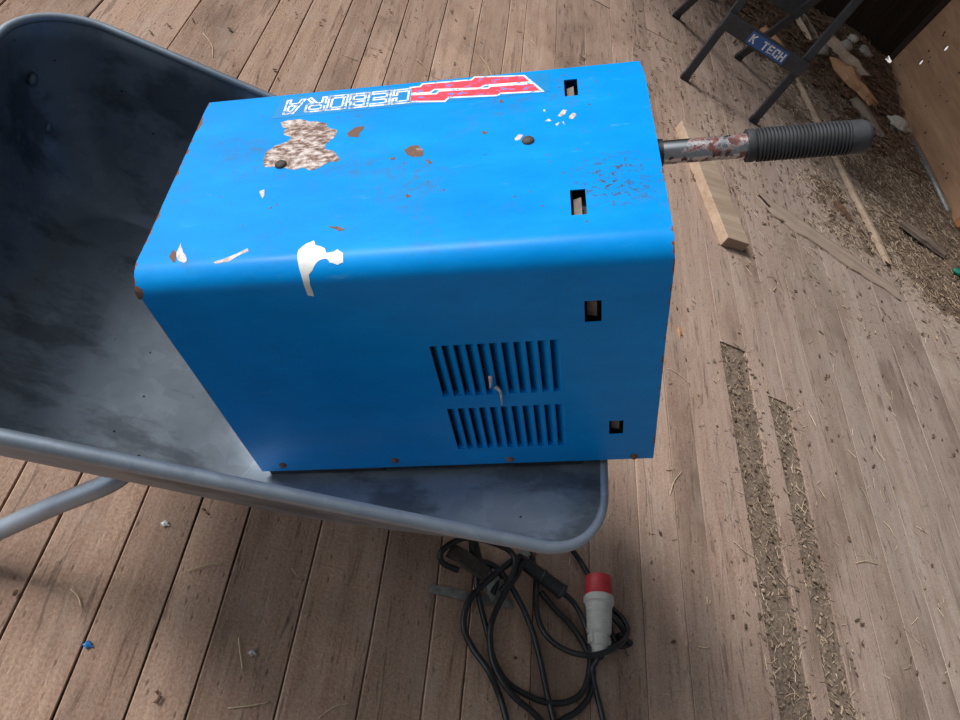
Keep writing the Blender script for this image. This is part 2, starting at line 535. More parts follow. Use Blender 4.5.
# ---- measured outlines on the casing sheet (x along the box, s round the bend) and floor points
RUST_PATCH = [(0.1232, 0.7206), (0.1331, 0.725), (0.15, 0.7244), (0.1659, 0.7154), (0.1727, 0.717), (0.1906, 0.7085), (0.1947, 0.6984), (0.2089, 0.6887), (0.2058, 0.6725), (0.1983, 0.6626), (0.197, 0.6502), (0.2103, 0.6448), (0.2219, 0.6274), (0.2208, 0.6207), (0.2095, 0.6222), (0.1961, 0.6103), (0.1857, 0.6065), (0.1754, 0.6147), (0.165, 0.6109), (0.1528, 0.6159), (0.1336, 0.6218), (0.122, 0.6233), (0.1181, 0.6308), (0.1155, 0.6524), (0.1262, 0.6673), (0.1434, 0.674), (0.1462, 0.6829), (0.1342, 0.6903), (0.1322, 0.7), (0.1351, 0.7034), (0.1261, 0.7124)]
WHITE_PATCH = [(0.1986, 0.4599), (0.2061, 0.4696), (0.2147, 0.474), (0.2181, 0.4658), (0.2303, 0.4593), (0.2332, 0.452), (0.2423, 0.4534), (0.2456, 0.4564), (0.2528, 0.4504), (0.253, 0.4391), (0.2463, 0.4367), (0.2373, 0.4401), (0.2337, 0.4448), (0.2263, 0.4438), (0.2208, 0.4395), (0.2165, 0.4326), (0.2114, 0.4276), (0.2101, 0.4157), (0.209, 0.3962), (0.2021, 0.3984), (0.2032, 0.4205), (0.2013, 0.4354), (0.1993, 0.4465)]
CHIPS = [('rust', [(0.2227, 0.6811), (0.2325, 0.6928), (0.2437, 0.6949), (0.2454, 0.6909), (0.242, 0.682), (0.2404, 0.6694), (0.2262, 0.6732)]), ('rust', [(0.0392, 0.4649), (0.0411, 0.4754), (0.0468, 0.4695), (0.0503, 0.4538), (0.0461, 0.455)]), ('white', [(0.0456, 0.4696), (0.0471, 0.4883), (0.0525, 0.477), (0.0641, 0.4573), (0.0617, 0.4507), (0.0521, 0.4559)]), ('white', [(0.0964, 0.4501), (0.1107, 0.4556), (0.1244, 0.4619), (0.1358, 0.4703), (0.1386, 0.4632), (0.1259, 0.4557), (0.1157, 0.4487), (0.1006, 0.447)]), ('rust', [(0.2278, 0.4967), (0.2394, 0.4955), (0.2496, 0.4906), (0.2426, 0.4871)]), ('white', [(0.1254, 0.5747), (0.1325, 0.5763), (0.1344, 0.5675), (0.1336, 0.5569), (0.1288, 0.5652)]), ('rust', [(-0.0024, 0.4266), (0.002, 0.4282), (0.0074, 0.424), (0.0042, 0.4133), (-0.0021, 0.4085), (-0.0034, 0.4163)]), ('rust', [(0.3053, 0.6343), (0.3142, 0.641), (0.3237, 0.6405), (0.3315, 0.6285), (0.3311, 0.6179), (0.3219, 0.6157), (0.3105, 0.6228)]), ('rust', [(0.3383, 0.6105), (0.3442, 0.6034), (0.3431, 0.5994), (0.3383, 0.6034)]), ('rust', [(0.4052, 0.6599), (0.412, 0.6567), (0.4108, 0.6515), (0.4059, 0.6531)]), ('rust', [(0.2879, 0.6194), (0.2945, 0.6207), (0.2956, 0.615), (0.2904, 0.614)]), ('rust', [(0.426, 0.7231), (0.4296, 0.7283), (0.4333, 0.719), (0.4283, 0.7178)]), ('rust', [(0.3151, 0.5436), (0.3192, 0.5455), (0.3236, 0.5399), (0.3183, 0.5371)]), ('white', [(0.4469, 0.6384), (0.4521, 0.6464), (0.4587, 0.6441), (0.4548, 0.6329), (0.4482, 0.6317)]), ('white', [(0.5016, 0.6781), (0.5101, 0.692), (0.5158, 0.6888), (0.5123, 0.6792), (0.5055, 0.6743)]), ('white', [(0.5161, 0.6749), (0.5231, 0.683), (0.5268, 0.6769), (0.5224, 0.6671), (0.5177, 0.6679)]), ('white', [(0.4841, 0.6684), (0.4914, 0.6741), (0.496, 0.668), (0.4896, 0.6671)]), ('white', [(0.4979, 0.6587), (0.5033, 0.6651), (0.5048, 0.6621), (0.5009, 0.6556)]), ('white', [(0.506, 0.6647), (0.5102, 0.6658), (0.512, 0.6557), (0.5089, 0.6579)]), ('white', [(0.4837, 0.6947), (0.4875, 0.6951), (0.4874, 0.6886), (0.4842, 0.6891)])]
RED_A = [(0.3016, 0.7752), (0.3149, 0.7756), (0.3174, 0.7814), (0.3866, 0.78), (0.3908, 0.7861), (0.4589, 0.7778), (0.468, 0.7624), (0.4046, 0.7645), (0.399, 0.7588), (0.3348, 0.7661), (0.3294, 0.7598), (0.3028, 0.7622)]
RED_B = [(0.3018, 0.7572), (0.3386, 0.7537), (0.3426, 0.7596), (0.4106, 0.7554), (0.4133, 0.759), (0.4716, 0.7567), (0.4826, 0.7373), (0.4279, 0.7414), (0.4224, 0.7374), (0.3567, 0.7432), (0.3514, 0.7351), (0.3033, 0.7419)]
BOLTS = [(0.1435, 0.624), (0.464, 0.6299), (0.0407, 0.018), (0.2237, 0.0212), (0.4028, 0.0121), (0.5908, 0.0082)]
EARTH_CABLE = [(0.6793, 0.664, 0.03), (0.696, 0.7008, 0.05), (0.694, 0.737, 0.06), (0.6654, 0.7553, 0.06), (0.5901, 0.7594, 0.055), (0.5487, 0.7415, 0.05), (0.523, 0.7126, 0.04), (0.5333, 0.6939, 0.03), (0.5713, 0.6861, 0.03)]
ELECTRODE_CABLE = [(0.8359, 0.7033, 0.03), (0.8754, 0.6813, 0.026), (0.9065, 0.6359, 0.022), (0.917, 0.5832, 0.02), (0.9121, 0.5291, 0.018), (0.8936, 0.4904, 0.016), (0.8566, 0.4668, 0.014), (0.8129, 0.4589, 0.012), (0.7684, 0.4639, 0.012), (0.72, 0.4792, 0.012), (0.6846, 0.5159, 0.012), (0.6603, 0.5751, 0.014), (0.6356, 0.6285, 0.02), (0.6189, 0.6706, 0.028), (0.6155, 0.7065, 0.036), (0.6355, 0.7177, 0.04), (0.6731, 0.7071, 0.036), (0.7239, 0.6622, 0.026), (0.766, 0.6049, 0.018), (0.7951, 0.5392, 0.012), (0.8123, 0.4786, 0.012), (0.8285, 0.4325, 0.012), (0.8442, 0.3878, 0.012)]
EARTH_LEAD = [(0.7235, 0.7489, 0.04), (0.7103, 0.749, 0.05), (0.6793, 0.7202, 0.045), (0.6358, 0.6708, 0.04), (0.604, 0.6244, 0.03), (0.6015, 0.5731, 0.02), (0.6276, 0.5351, 0.014), (0.6656, 0.4897, 0.026), (0.7005, 0.4508, 0.012), (0.72, 0.4069, 0.012), (0.7309, 0.3685, 0.012)]
POWER_CABLE = [(0.9299, 0.5802, 0.042), (0.925, 0.562, 0.03), (0.9214, 0.5437, 0.02), (0.9353, 0.509, 0.012), (0.9465, 0.4728, 0.012), (0.9536, 0.4429, 0.012), (0.9579, 0.4012, 0.012)]
POWER_LOOP = [(0.8656, 0.823, 0.02), (0.8964, 0.8023, 0.012), (0.9223, 0.7696, 0.012), (0.9561, 0.7242, 0.012), (0.9873, 0.7003, 0.016), (1.003, 0.6775, 0.03), (1.0104, 0.6485, 0.036), (0.9794, 0.6115, 0.055), (0.9346, 0.5783, 0.066), (0.8852, 0.5616, 0.056), (0.8347, 0.5712, 0.036), (0.7929, 0.6018, 0.026), (0.7745, 0.6552, 0.02), (0.7748, 0.706, 0.02), (0.7655, 0.7479, 0.022), (0.7516, 0.7827, 0.022)]
PLUG_TAIL = [(0.9277, 0.5689, 0.045), (0.9601, 0.6009, 0.04), (1.0144, 0.6247, 0.022), (1.0043, 0.6488, 0.03), (0.9805, 0.662, 0.04), (0.9656, 0.6745, 0.035), (0.9783, 0.6474, 0.014), (0.9997, 0.6207, 0.012), (1.0167, 0.6223, 0.012)]
SPARE_CABLE = [(0.7273, 0.7537, 0.04), (0.7127, 0.7117, 0.042), (0.6845, 0.6562, 0.036), (0.6624, 0.5909, 0.03), (0.6656, 0.5402, 0.026), (0.6832, 0.4933, 0.026), (0.7254, 0.4527, 0.026), (0.7835, 0.4299, 0.014), (0.822, 0.4016, 0.012)]
SPARE_CABLE_B = [(0.7881, 0.6967, 0.014), (0.8307, 0.664, 0.012), (0.8717, 0.6379, 0.012), (0.9083, 0.5971, 0.012), (0.9295, 0.5473, 0.012), (0.9194, 0.4931, 0.012), (0.8883, 0.4557, 0.012), (0.8508, 0.4305, 0.012), (0.8147, 0.4003, 0.012)]
STRAWS = [(-0.154, 0.469, -0.126, 0.443), (0.154, 0.452, 0.177, 0.398), (0.17, 0.329, 0.241, 0.353), (0.335, 0.342, 0.39, 0.379), (0.025, 0.55, 0.086, 0.583), (-0.187, 0.702, -0.139, 0.705), (1.244, 1.176, 1.194, 1.084), (1.404, 1.003, 1.476, 0.971), (1.876, 1.064, 1.973, 1.086), (2.057, 1.259, 2.089, 1.211), (1.239, 0.673, 1.277, 0.679), (1.23, 1.561, 1.313, 1.529), (-0.471, 2.206, -0.41, 2.111), (0.435, 2.858, 0.508, 2.728), (-0.05, 2.436, -0.003, 2.442)]
BITS = [(-0.091, 0.385), (-0.044, 0.631), (0.186, 0.431), (1.296, 1.75)]

# ------------------------------------------------------------------ floor
SEAMS = [-2.2, -2.03, -1.87, -1.70, -1.52, -1.36, -1.18, -1.06, -0.94, -0.753, -0.53, -0.32, -0.222, -0.098, 0.007,
         0.104, 0.256, 0.408, 0.537, 0.622, 0.778, 0.932, 1.085, 1.213, 1.31, 1.476, 1.587, 1.655, 1.738, 1.885, 2.02,
         2.15, 2.29, 2.43, 2.65, 2.80, 2.98, 3.14, 3.30, 3.46, 3.62]
Y0, Y1 = -1.6, 5.25


def plank(bm, x0, x1, ya, yb, seed, gap):
    dz = random.uniform(-0.0012, 0.0012)
    tilt = random.uniform(-0.0012, 0.0012)
    st = 0.06
    n = max(2, int((yb - ya) / st))
    rows = []
    for i in range(n + 1):
        y = ya + (yb - ya) * i / n
        ga = gap * (0.7 + 0.9 * abs(hash2(y * 2.3, seed)) + 1.2 * max(0, hash2(y * 7.0, seed, 3.0)) + 9.0 * max(0, hash2(y * 3.1, seed, 13.0) - 0.36))
        gb = gap * (0.7 + 0.9 * abs(hash2(y * 2.1, seed, 5.0)) + 1.2 * max(0, hash2(y * 6.0, seed, 9.0)))
        wob = 0.0035 * hash2(y * 1.4, x0 * 9)
        wob2 = 0.0035 * hash2(y * 1.4, x1 * 9)
        a, b = x0 + ga + wob, x1 - gb + wob2
        e = 0.0025 if x0 < 0.6 else 0.0015
        dr = 0.0022 if x0 < 0.6 else 0.0012
        z = dz + 0.0012 * hash2(y * 1.7, seed, 7.0)
        pts = [(a, -0.03), (a + 0.0004, z - tilt - dr), (a + e, z - tilt), ((a + b) / 2, z + 0.0004), (b - e, z + tilt),
               (b - 0.0004, z + tilt - dr), (b, -0.03)]
        rows.append([bm.verts.new((p[0], y, p[1])) for p in pts])
    for A, B in zip(rows, rows[1:]):
        for k in range(6):
            bm.faces.new((A[k], A[k + 1], B[k + 1], B[k]))
    for R_ in (rows[0], rows[-1]):
        bm.faces.new(R_)


bm = bmesh.new()
for i, (a, b) in enumerate(zip(SEAMS, SEAMS[1:])):
    gap = 0.0011 if a < 0.2 else 0.0010
    if a > 1.7:
        gap = 0.0010
    if abs(a - 1.476) < 1e-6:
        plank(bm, a, b, 1.79, Y1, i, gap)
    elif abs(a - 1.655) < 1e-6:
        plank(bm, a, b, 1.62, Y1, i, gap)
    else:
        # boards butt end to end here and there
        cut = random.choice([None, 4.6, 3.9]) if a > -0.2 else None
        if cut:
            plank(bm, a, b, Y0, cut - 0.002, i, gap)
            plank(bm, a, b, cut + 0.002, Y1, i + 50, gap)
        else:
            plank(bm, a, b, Y0, Y1, i, gap)


def sheet(bm, x0, x1, y0, y1, z, mi, nx=1, ny=1, amp=0.0):
    vs = [[bm.verts.new((x0 + (x1 - x0) * i / nx, y0 + (y1 - y0) * j / ny,
                         z + amp * hash2((x0 + (x1 - x0) * i / nx) * 23, (y0 + (y1 - y0) * j / ny) * 23))) for i in range(nx + 1)] for j in range(ny + 1)]
    for j in range(ny):
        for i in range(nx):
            bm.faces.new((vs[j][i], vs[j][i + 1], vs[j + 1][i + 1], vs[j + 1][i])).material_index = mi


sheet(bm, -2.2, 3.62, Y0, Y1, -0.031, 1)
sheet(bm, 1.474, 1.590, Y0, 1.80, -0.007, 2, 6, 90, 0.008)
sheet(bm, 1.653, 1.740, Y0, 1.63, -0.005, 2, 5, 90, 0.008)
sheet(bm, 1.74, 3.62, Y0, Y1, -0.0022, 2)
mesh_obj('floor', bm, [M['floor'], M['soil'], M['trodden']])
tag(bpy.data.objects['floor'], 'worn brown and grey wooden floor boards strewn with straw', None, None, 'structure')

# ------------------------------------------------------------------ walls
bm = bmesh.new()
x = -2.2
while x < 3.33:
    w = random.uniform(0.15, 0.22)
    add_box(bm, (x, 5.20 + random.uniform(0, 0.012), -0.05), (min(x + w - 0.003, 3.345), 5.235, 2.6))
    x += w
tag(mesh_obj('wall_back', bm, M['dark_wall']), 'dark old board wall behind the plywood corner', None, None, 'structure')
bm = bmesh.new()
y = 0.2
while y < 3.40:
    w = random.uniform(0.15, 0.2)
    add_box(bm, (3.355, y, -0.05), (3.385, min(y + w - 0.003, 3.415), 1.0))
    y += w
tag(mesh_obj('wall_right', bm, M['dark_wall']), 'dark board wall at the right beyond the plywood', None, None, 'structure')

# plywood sheet with two round holes that let daylight through
PX = 3.33
bm = bmesh.new()
py0, py1, pz0, pz1 = 3.49, 5.10, 0.0, 1.0
HOLES = [(4.85, 0.27, 0.018), (4.765, 0.428, 0.019)]
ys = sorted([py0, py1] + [v for h in HOLES for v in (h[0] - 0.04, h[0] + 0.04)])
zs = sorted([pz0, pz1] + [v for h in HOLES for v in (h[1] - 0.04, h[1] + 0.04)])
for i in range(len(ys) - 1):
    for j in range(len(zs) - 1):
        cy, cz = (ys[i] + ys[i + 1]) / 2, (zs[j] + zs[j + 1]) / 2
        hole = [h for h in HOLES if abs(h[0] - cy) < 0.045 and abs(h[1] - cz) < 0.045]
        c4 = [(ys[i], zs[j]), (ys[i + 1], zs[j]), (ys[i + 1], zs[j + 1]), (ys[i], zs[j + 1])]
        if not hole or abs(hole[0][0] - cy) > 0.003 or abs(hole[0][1] - cz) > 0.003:
            bm.faces.new([bm.verts.new((PX, p, q)) for p, q in c4])
        else:
            h = hole[0]
            n = 16
            per, cir = [], []
            for k in range(n):
                an = 2 * math.pi * k / n + math.pi / 4
                c, s = math.cos(an), math.sin(an)
                m_ = 0.04 / max(abs(c), abs(s))
                per.append(bm.verts.new((PX, h[0] + c * m_, h[1] + s * m_)))
                cir.append(bm.verts.new((PX, h[0] + c * h[2], h[1] + s * h[2])))
            for k in range(n):
                bm.faces.new((per[k], per[(k + 1) % n], cir[(k + 1) % n], cir[k]))
bmesh.ops.remove_doubles(bm, verts=bm.verts[:], dist=1e-5)
r = bmesh.ops.extrude_face_region(bm, geom=bm.faces[:])
bmesh.ops.translate(bm, verts=[v for v in r['geom'] if isinstance(v, bmesh.types.BMVert)], vec=(0.012, 0, 0))
ply = mesh_obj('plywood_sheet', bm, M['ply'])
tag(ply, 'large brown plywood sheet standing on edge with two daylight holes', 'plywood sheet')
rnd = random.Random(4)
for k in range(26):
    yy, zz = rnd.uniform(3.6, 5.0), rnd.uniform(0.06, 0.55)
    if any(abs(yy - h[0]) < 0.05 and abs(zz - h[1]) < 0.05 for h in HOLES):
        continue
    bm = bmesh.new()
    bmesh.ops.create_cone(bm, cap_ends=True, segments=8, radius1=rnd.uniform(0.005, 0.010), radius2=0.004, depth=0.0016,
                          matrix=Matrix.Translation((PX - 0.0008, yy, zz)) @ Matrix.Rotation(-math.pi / 2, 4, 'Y'))
    mesh_obj('nail_head', bm, M['black'], ply)
corner_bm = bmesh.new()
add_box(corner_bm, (3.345, 5.085, 0.115), (3.372, 5.245, 2.6))  # added to block the bright gap, raised to leave a sliver of daylight
tag(mesh_obj('trim_2', corner_bm, M['dark_wall']), 'dark post added to block the daylight gap beside the plywood', None, None, 'structure')
bm = bmesh.new()
add_box(bm, (3.315, 3.42, 0.0), (3.35, 3.485, 1.0), None, 0, 0.003)
tag(mesh_obj('trim_1', bm, M['stud']), 'orange softwood stud at the near edge of the plywood', None, None, 'structure')


# unseen roof strip added to shade the far corner, and pale ground added outside
bm = bmesh.new()
y = 4.0
while y < 5.2:
    add_box(bm, (-0.9, y, 2.60), (3.6, y + 0.195, 2.63))
    y += 0.2
tag(mesh_obj('shade_roof', bm, M['dark_wall']), 'unseen dark roof boards added to shade the far corner', None, None, 'structure')
bm = bmesh.new()
sheet(bm, 3.7, 16, -4, 22, -0.35, 0)  # added pale sheet that makes the plywood holes look bright
tag(mesh_obj('added_ground', bm, M['hole_backing']), 'pale ground sheet added outside to brighten the plywood holes', None, None, 'structure')


# ------------------------------------------------------------------ swept dirt and litter
def sst(v, a, b):
    t = min(1, max(0, (v - a) / (b - a)))
    return t * t * (3 - 2 * t)


def dirt_h(x, y):
    d = (y - (2.80 - 0.36 * (x - 1.85))) * 0.94
    d = min(d, (x - 1.95) * 0.8 if y > 2.6 else 9)
    n1 = hash2(x * 4, y * 4) * 0.010 + hash2(x * 13, y * 13, 2.0) * 0.008 + hash2(x * 40, y * 40, 4.0) * 0.006
    h = -0.020 + 0.018 * sst(d, -0.08, 0.3)
    h += 0.030 * sst(x, 2.5, 3.3) * sst(d, 0.0, 0.5)
    h += 0.13 * sst(y, 4.35, 5.15) * sst(x, 1.9, 2.8) * (1 - 0.55 * sst(x, 3.0, 3.4))
    return h + n1 * (0.6 + sst(d, 0, 0.4))


bm = bmesh.new()
nx, ny = 95, 190
g = [[bm.verts.new((1.75 + 1.575 * i / nx, 1.5 + 3.69 * j / ny, dirt_h(1.75 + 1.575 * i / nx, 1.5 + 3.69 * j / ny))) for i in range(nx + 1)] for j in range(ny + 1)]
for j in range(ny):
    for i in range(nx):
        q = (g[j][i], g[j][i + 1], g[j + 1][i + 1], g[j + 1][i])
        if max(v.co.z for v in q) > -0.012:
            bm.faces.new(q)
bmesh.ops.delete(bm, geom=[v for v in bm.verts if not v.link_faces], context='VERTS')
tag(mesh_obj('dirt_pile', bm, M['dirt_pile'], None, True), 'swept brown dirt lying along the back and plywood walls', 'dirt', None, 'stuff')


def litter_density(x, y):
    d = (y - (2.80 - 0.36 * (x - 1.85))) * 0.94
    if y > 2.6:
        d = min(d, (x - 2.0) * 0.8)
    v = 0.012
    if 1.474 < x < 1.590 and y < 1.8:
        v = 0.6
    elif 1.653 < x < 1.740 and y < 1.6:
        v = 0.6
    elif 1.40 < x < 1.80 and y < 1.7:
        v = 0.10
    if d > -0.05:
        v = max(v, 0.75 * sst(d, -0.05, 0.35) * (0.45 + 0.9 * max(0, hash2(x * 3, y * 3) + 0.3)))
    elif x > 1.6 and y > 2.2:
        v = max(v, 0.06)
    return v


def litter(name, count, lens, wid, mat, label, cat, seed, flat=False, area=(0.0, 3.30, 0.25, 5.1), dens=litter_density):
    rnd = random.Random(seed)
    bm = bmesh.new()
    made = tries = 0
    while made < count and tries < count * 60:
        tries += 1
        x, y = rnd.uniform(area[0], area[1]), rnd.uniform(area[2], area[3])
        if rnd.random() > dens(x, y):
            continue
        if -0.55 < x < 0.62 and 0.35 < y < 1.2 and rnd.random() < 0.7:
            continue
        made += 1
        z = max(0.0015, dirt_h(x, y) + 0.002 if x > 1.75 and y > 1.5 else 0)
        if (1.474 < x < 1.590 and y < 1.8) or (1.653 < x < 1.740 and y < 1.6):
            z = rnd.uniform(-0.006, 0.002)
        L = rnd.uniform(*lens) * (0.6 if y < 2.0 and x < 1.8 else 1) * (1 if rnd.random() < 0.85 else 1.6)
        w = rnd.uniform(*wid)
        a = rnd.uniform(0, math.pi * 2)
        el = rnd.uniform(-0.05, 0.25) if not flat else rnd.uniform(-0.12, 0.12)
        dx, dy = math.cos(a), math.sin(a)
        bend = rnd.uniform(-0.3, 0.3)
        pts = []
        for k in range(3):
            t = k / 2
            an = a + bend * t
            pts.append(Vector((x + math.cos(an) * L * t, y + math.sin(an) * L * t, z + w + abs(el) * L * t)))
        sd = Vector((-dy, dx, 0))
        up = Vector((0, 0, 1))
        rings = []
        for k, p in enumerate(pts):
            ww = w * (1 if not flat else rnd.uniform(0.5, 1.4))
            hh = w if not flat else w * 0.3
            rings.append([bm.verts.new(p + sd * ww), bm.verts.new(p + up * hh), bm.verts.new(p - sd * ww), bm.verts.new(p - up * hh * 0.6)])
        for A, B in zip(rings, rings[1:]):
            for k in range(4):
                bm.faces.new((A[k], A[(k + 1) % 4], B[(k + 1) % 4], B[k]))
        bm.faces.new(rings[0])
        bm.faces.new(rings[-1])
    return tag(mesh_obj(name, bm, mat), label, cat, None, 'stuff')


litter('straw_litter', 9000, (0.008, 0.045), (0.0006, 0.0013), M['straw'],
       'loose short straw scattered over the boards and thick by the wall', 'straw', 11)
litter('wood_chip_litter', 5200, (0.005, 0.028), (0.0012, 0.0050), M['chips'],
       'brown wood chips and bark crumbs swept towards the corner', 'wood chips', 12, True)


def heap_d(x, y):
    return 0.9 * sst(y, 4.2, 4.7) * sst(x, 1.7, 2.3) + 0.5 * sst(x, 2.55, 2.95) * sst(y, 3.6, 4.2)


litter('bark_heap', 2200, (0.02, 0.10), (0.003, 0.012), M['bark'],
       'dark heap of broken bark and sticks in the corner', 'bark pile', 13, True, (1.6, 3.24, 3.6, 5.08), heap_d)


def crumb_d(x, y):
    return 0.5 if 1.2 < x < 2.4 and 2.6 < y < 4.8 else 0.05


litter('dirt_crumbs', 1300, (0.003, 0.016), (0.0015, 0.0055), M['bark'],
       'dark crumbs of dirt and bark on the boards by the step stool', 'dirt', 14, True, (-0.6, 2.6, 0.25, 5.0), crumb_d)

# ------------------------------------------------------------------ loose timber on the floor
# square sawn offcut with its lit long side painted paler
bm = bmesh.new()
A, B = Vector((1.462, 3.06, 0)), Vector((1.612, 2.345, 0))
m = frame(A, B - A)
L = (B - A).length
add_box(bm, (0, -0.058, 0.0005), (L, 0.058, 0.050), None, 0, 0.003)
for v in bm.verts:
    if v.co.x < 0.02:
        v.co.x += (v.co.y + 0.058) * 0.35
bm.normal_update()
for f in bm.faces:
    f.material_index = 1 if abs(f.normal.y) > 0.6 and f.calc_center_median().y < 0 else 0
MM = {}
o = mesh_obj('timber_offcut', bm, [M['softwood'], M['lit_side']])
o.matrix_world = m
tag(o, 'short thick sawn timber offcut passing under the welder handle', 'timber offcut')

o = chunk('wooden_batten', (2.405, 4.27, 0.0), (2.600, 2.775, 0.006), 0.052, 0.022, M['softwood'],
          'long thin pale batten lying along the boards towards the stool', 'batten', 3, 0.9, None, 10)
o = chunk('split_plank', (1.86, 2.80, 0.0), (2.58, 2.585, 0.002), 0.135, 0.013, M['plankwood'],
          'ragged split plank lying crosswise over the floor boards', 'plank', 5, 0.75, None, 12)
chunk('wood_fragment', (2.80, 3.16, 0.028), (3.06, 3.05, 0.03), 0.05, 0.035, M['oldwood'],
      'grey weathered wood fragment in the straw near the plywood', 'wood fragment', 6, 0.8)
chunk('bark_fragment', (2.36, 3.08, 0.004), (2.44, 3.00, 0.004), 0.045, 0.025, M['bark'],
      'small dark bark fragment beside the long pale batten', 'bark', 8, 0.6)
chunk('split_log', (2.74, 4.66, 0.055), (3.00, 4.44, 0.035), 0.125, 0.075, M['orangewood'],
      'orange freshly split log piece at the edge of the heap', 'split log', 9, 0.62)
chunk('tree_limb', (2.67, 4.87, 0.085), (2.98, 4.66, 0.055), 0.11, 0.08, M['softwood'],
      'pale tan round limb lying behind the orange split log', 'log', 10, 0.9)
chunk('bark_slab', (2.98, 4.93, 0.06), (3.17, 4.46, 0.02), 0.10, 0.035, M['bark'],
      'long dark brown bark slab leaning towards the plywood', 'bark slab', 15, 0.8)
chunk('broken_branch', (2.50, 5.06, 0.11), (2.64, 4.80, 0.08), 0.035, 0.03, M['oldwood'],
      'thin grey broken branch sticking out below the step stool', 'stick', 16, 0.8)
chunk('broken_branch', (2.44, 4.98, 0.10), (2.56, 4.76, 0.075), 0.03, 0.03, M['softwood'],
      'thin pale broken branch beside the thin grey one', 'stick', 17, 0.8)
chunk('firewood_piece', (2.86, 4.36, 0.02), (2.99, 4.08, 0.015), 0.09, 0.05, M['oldwood'],
      'grey brown firewood piece just beyond the handle grip end', 'firewood', 18, 0.7)
chunk('firewood_piece', (2.18, 4.62, 0.03), (2.36, 4.44, 0.02), 0.08, 0.05, M['orangewood'],
      'small orange firewood piece between the stool legs', 'firewood', 19, 0.7)
for k, (c, r, lab) in enumerate([((2.80, 4.80, 0.145), (0.05, 0.04, 0.035), 'round pale stone behind the tan limb'),
                                 ((3.02, 4.95, 0.115), (0.075, 0.055, 0.05), 'larger pale grey stone beside the dark bark slab'),
                                 ((2.63, 4.70, 0.085), (0.05, 0.045, 0.04), 'tan stone at the left end of the orange log'),
                                 ((2.91, 4.98, 0.15), (0.04, 0.035, 0.03), 'small reddish stone left of the larger grey stone')]):
    bm = bmesh.new()
    rock(bm, (0, 0, 0), r, k + 1)
    o = mesh_obj('stone', bm, M['stone'] if k != 3 else M['cloth'], None, True)
    o.location = c
    tag(o, lab, 'stone')
bm = bmesh.new()
rock(bm, (0, 0, 0), (0.085, 0.05, 0.028), 9, 0.7, 3, 0.9)
o = mesh_obj('cloth_scrap', bm, M['cloth'], None, True)
o.location = (3.17, 4.30, 0.055)
tag(o, 'crumpled pale cloth scrap at the foot of the plywood', 'cloth scrap')
bm = bmesh.new()
add_tube(bm, [(3.305, 4.25, 0.034), (3.305, 3.95, 0.036), (3.305, 3.56, 0.034)], 0.016, 10)
tag(mesh_obj('metal_pipe', bm, M['steel'], None, True), 'thin grey pipe lying along the foot of the plywood', 'pipe')
bm = bmesh.new()
rock(bm, (0, 0, 0), (0.03, 0.02, 0.014), 21, 0.7, 2, 0.8)
o = mesh_obj('plastic_scrap', bm, M['green'])
o.location = (3.09, 2.94, 0.045)
tag(o, 'green plastic scrap in the straw at the right edge', 'plastic scrap')

STRAW_LABELS = ['pale straw stalk on the board near the bottom left corner', 'pale straw stalk on the floor below the middle of the tray',
                'curved straw stalk on the bottom edge left of the cables', 'pale straw stalk at the bottom edge nearest the cables',
                'brown curved straw stalk just below the tray rim', 'short straw stalk beside the wheelbarrow leg',
                'thin straw stalk close to the lower right corner of the welder', 'forked straw stalk on the grey boards right of the plug',
                'short straw stalk lying level on the far right boards', 'slanted straw stalk above the level one on the right',
                'short white straw stalk on the boards right of the plug', 'straw stalk beside the right edge of the welder side',
                'curled straw stalk behind the tray at the upper left', 'long straw stalk behind the welder near its sticker',
                'short straw stalk behind the left end of the sticker']
for (ax, ay, bx, by), lab in zip(STRAWS, STRAW_LABELS):
    bm = bmesh.new()
    dx, dy = bx - ax, by - ay
    b_ = random.uniform(-0.10, 0.10)
    add_tube(bm, catmull([(0, 0, 0.0028), (dx * 0.5 - dy * b_, dy * 0.5 + dx * b_, 0.005), (dx, dy, 0.0030)], 5), 0.0012, 6)
    o = mesh_obj('straw_stalk', bm, M['straw_pale'], None, True)
    o.location = (ax, ay, 0)
    tag(o, lab, 'straw', 'single straw stalks on the floor')
for (ax, ay), mm, nm, lab in zip(BITS, ('bluechip', 'white', 'chip_white', 'orangewood'), ('paint_flake', 'paint_flake', 'plaster_crumb', 'wood_splinter'),
                                 ('tiny blue paint flake on the floor at the left', 'small white paint flake on the board below the tray',
                                  'small grey white crumb on the floor below the tray', 'small orange wood splinter beside the welder edge')):
    bm = bmesh.new()
    rock(bm, (0, 0, 0.0035), (0.007, 0.006, 0.0035) if nm != 'wood_splinter' else (0.008, 0.022, 0.004), 3, 0.7, 2, 0.8)
    o = mesh_obj(nm, bm, M[mm])
    o.location = (ax, ay, 0)
    tag(o, lab, 'debris')
# ------------------------------------------------------------------ step stool
ST = empty('step_stool', mat=frame((1.51, 3.56, 0), (0.42, -0.07, 0)))
tag(ST, 'dark grey metal folding step stool standing on the far boards', 'step stool')
WST, DST = 0.426, 0.67


def stool_leg(x, y0, y1, z1, parent, lean=0.0):
    bm = bmesh.new()
    box_between(bm, (x, y0, 0.012), (x + lean, y1, z1), 0.040, 0.026, (1, 0, 0), 0.004)
    lg = mesh_obj('leg', bm, M['stool'], parent)
    bm = bmesh.new()
    d = Vector((0, y1 - y0, z1)).normalized()
    box_between(bm, Vector((x, y0, 0.0)), Vector((x, y0, 0.0)) + d * 0.03, 0.045, 0.031, (1, 0, 0), 0.003)
    mesh_obj('foot_cap', bm, M['rubber'], lg)


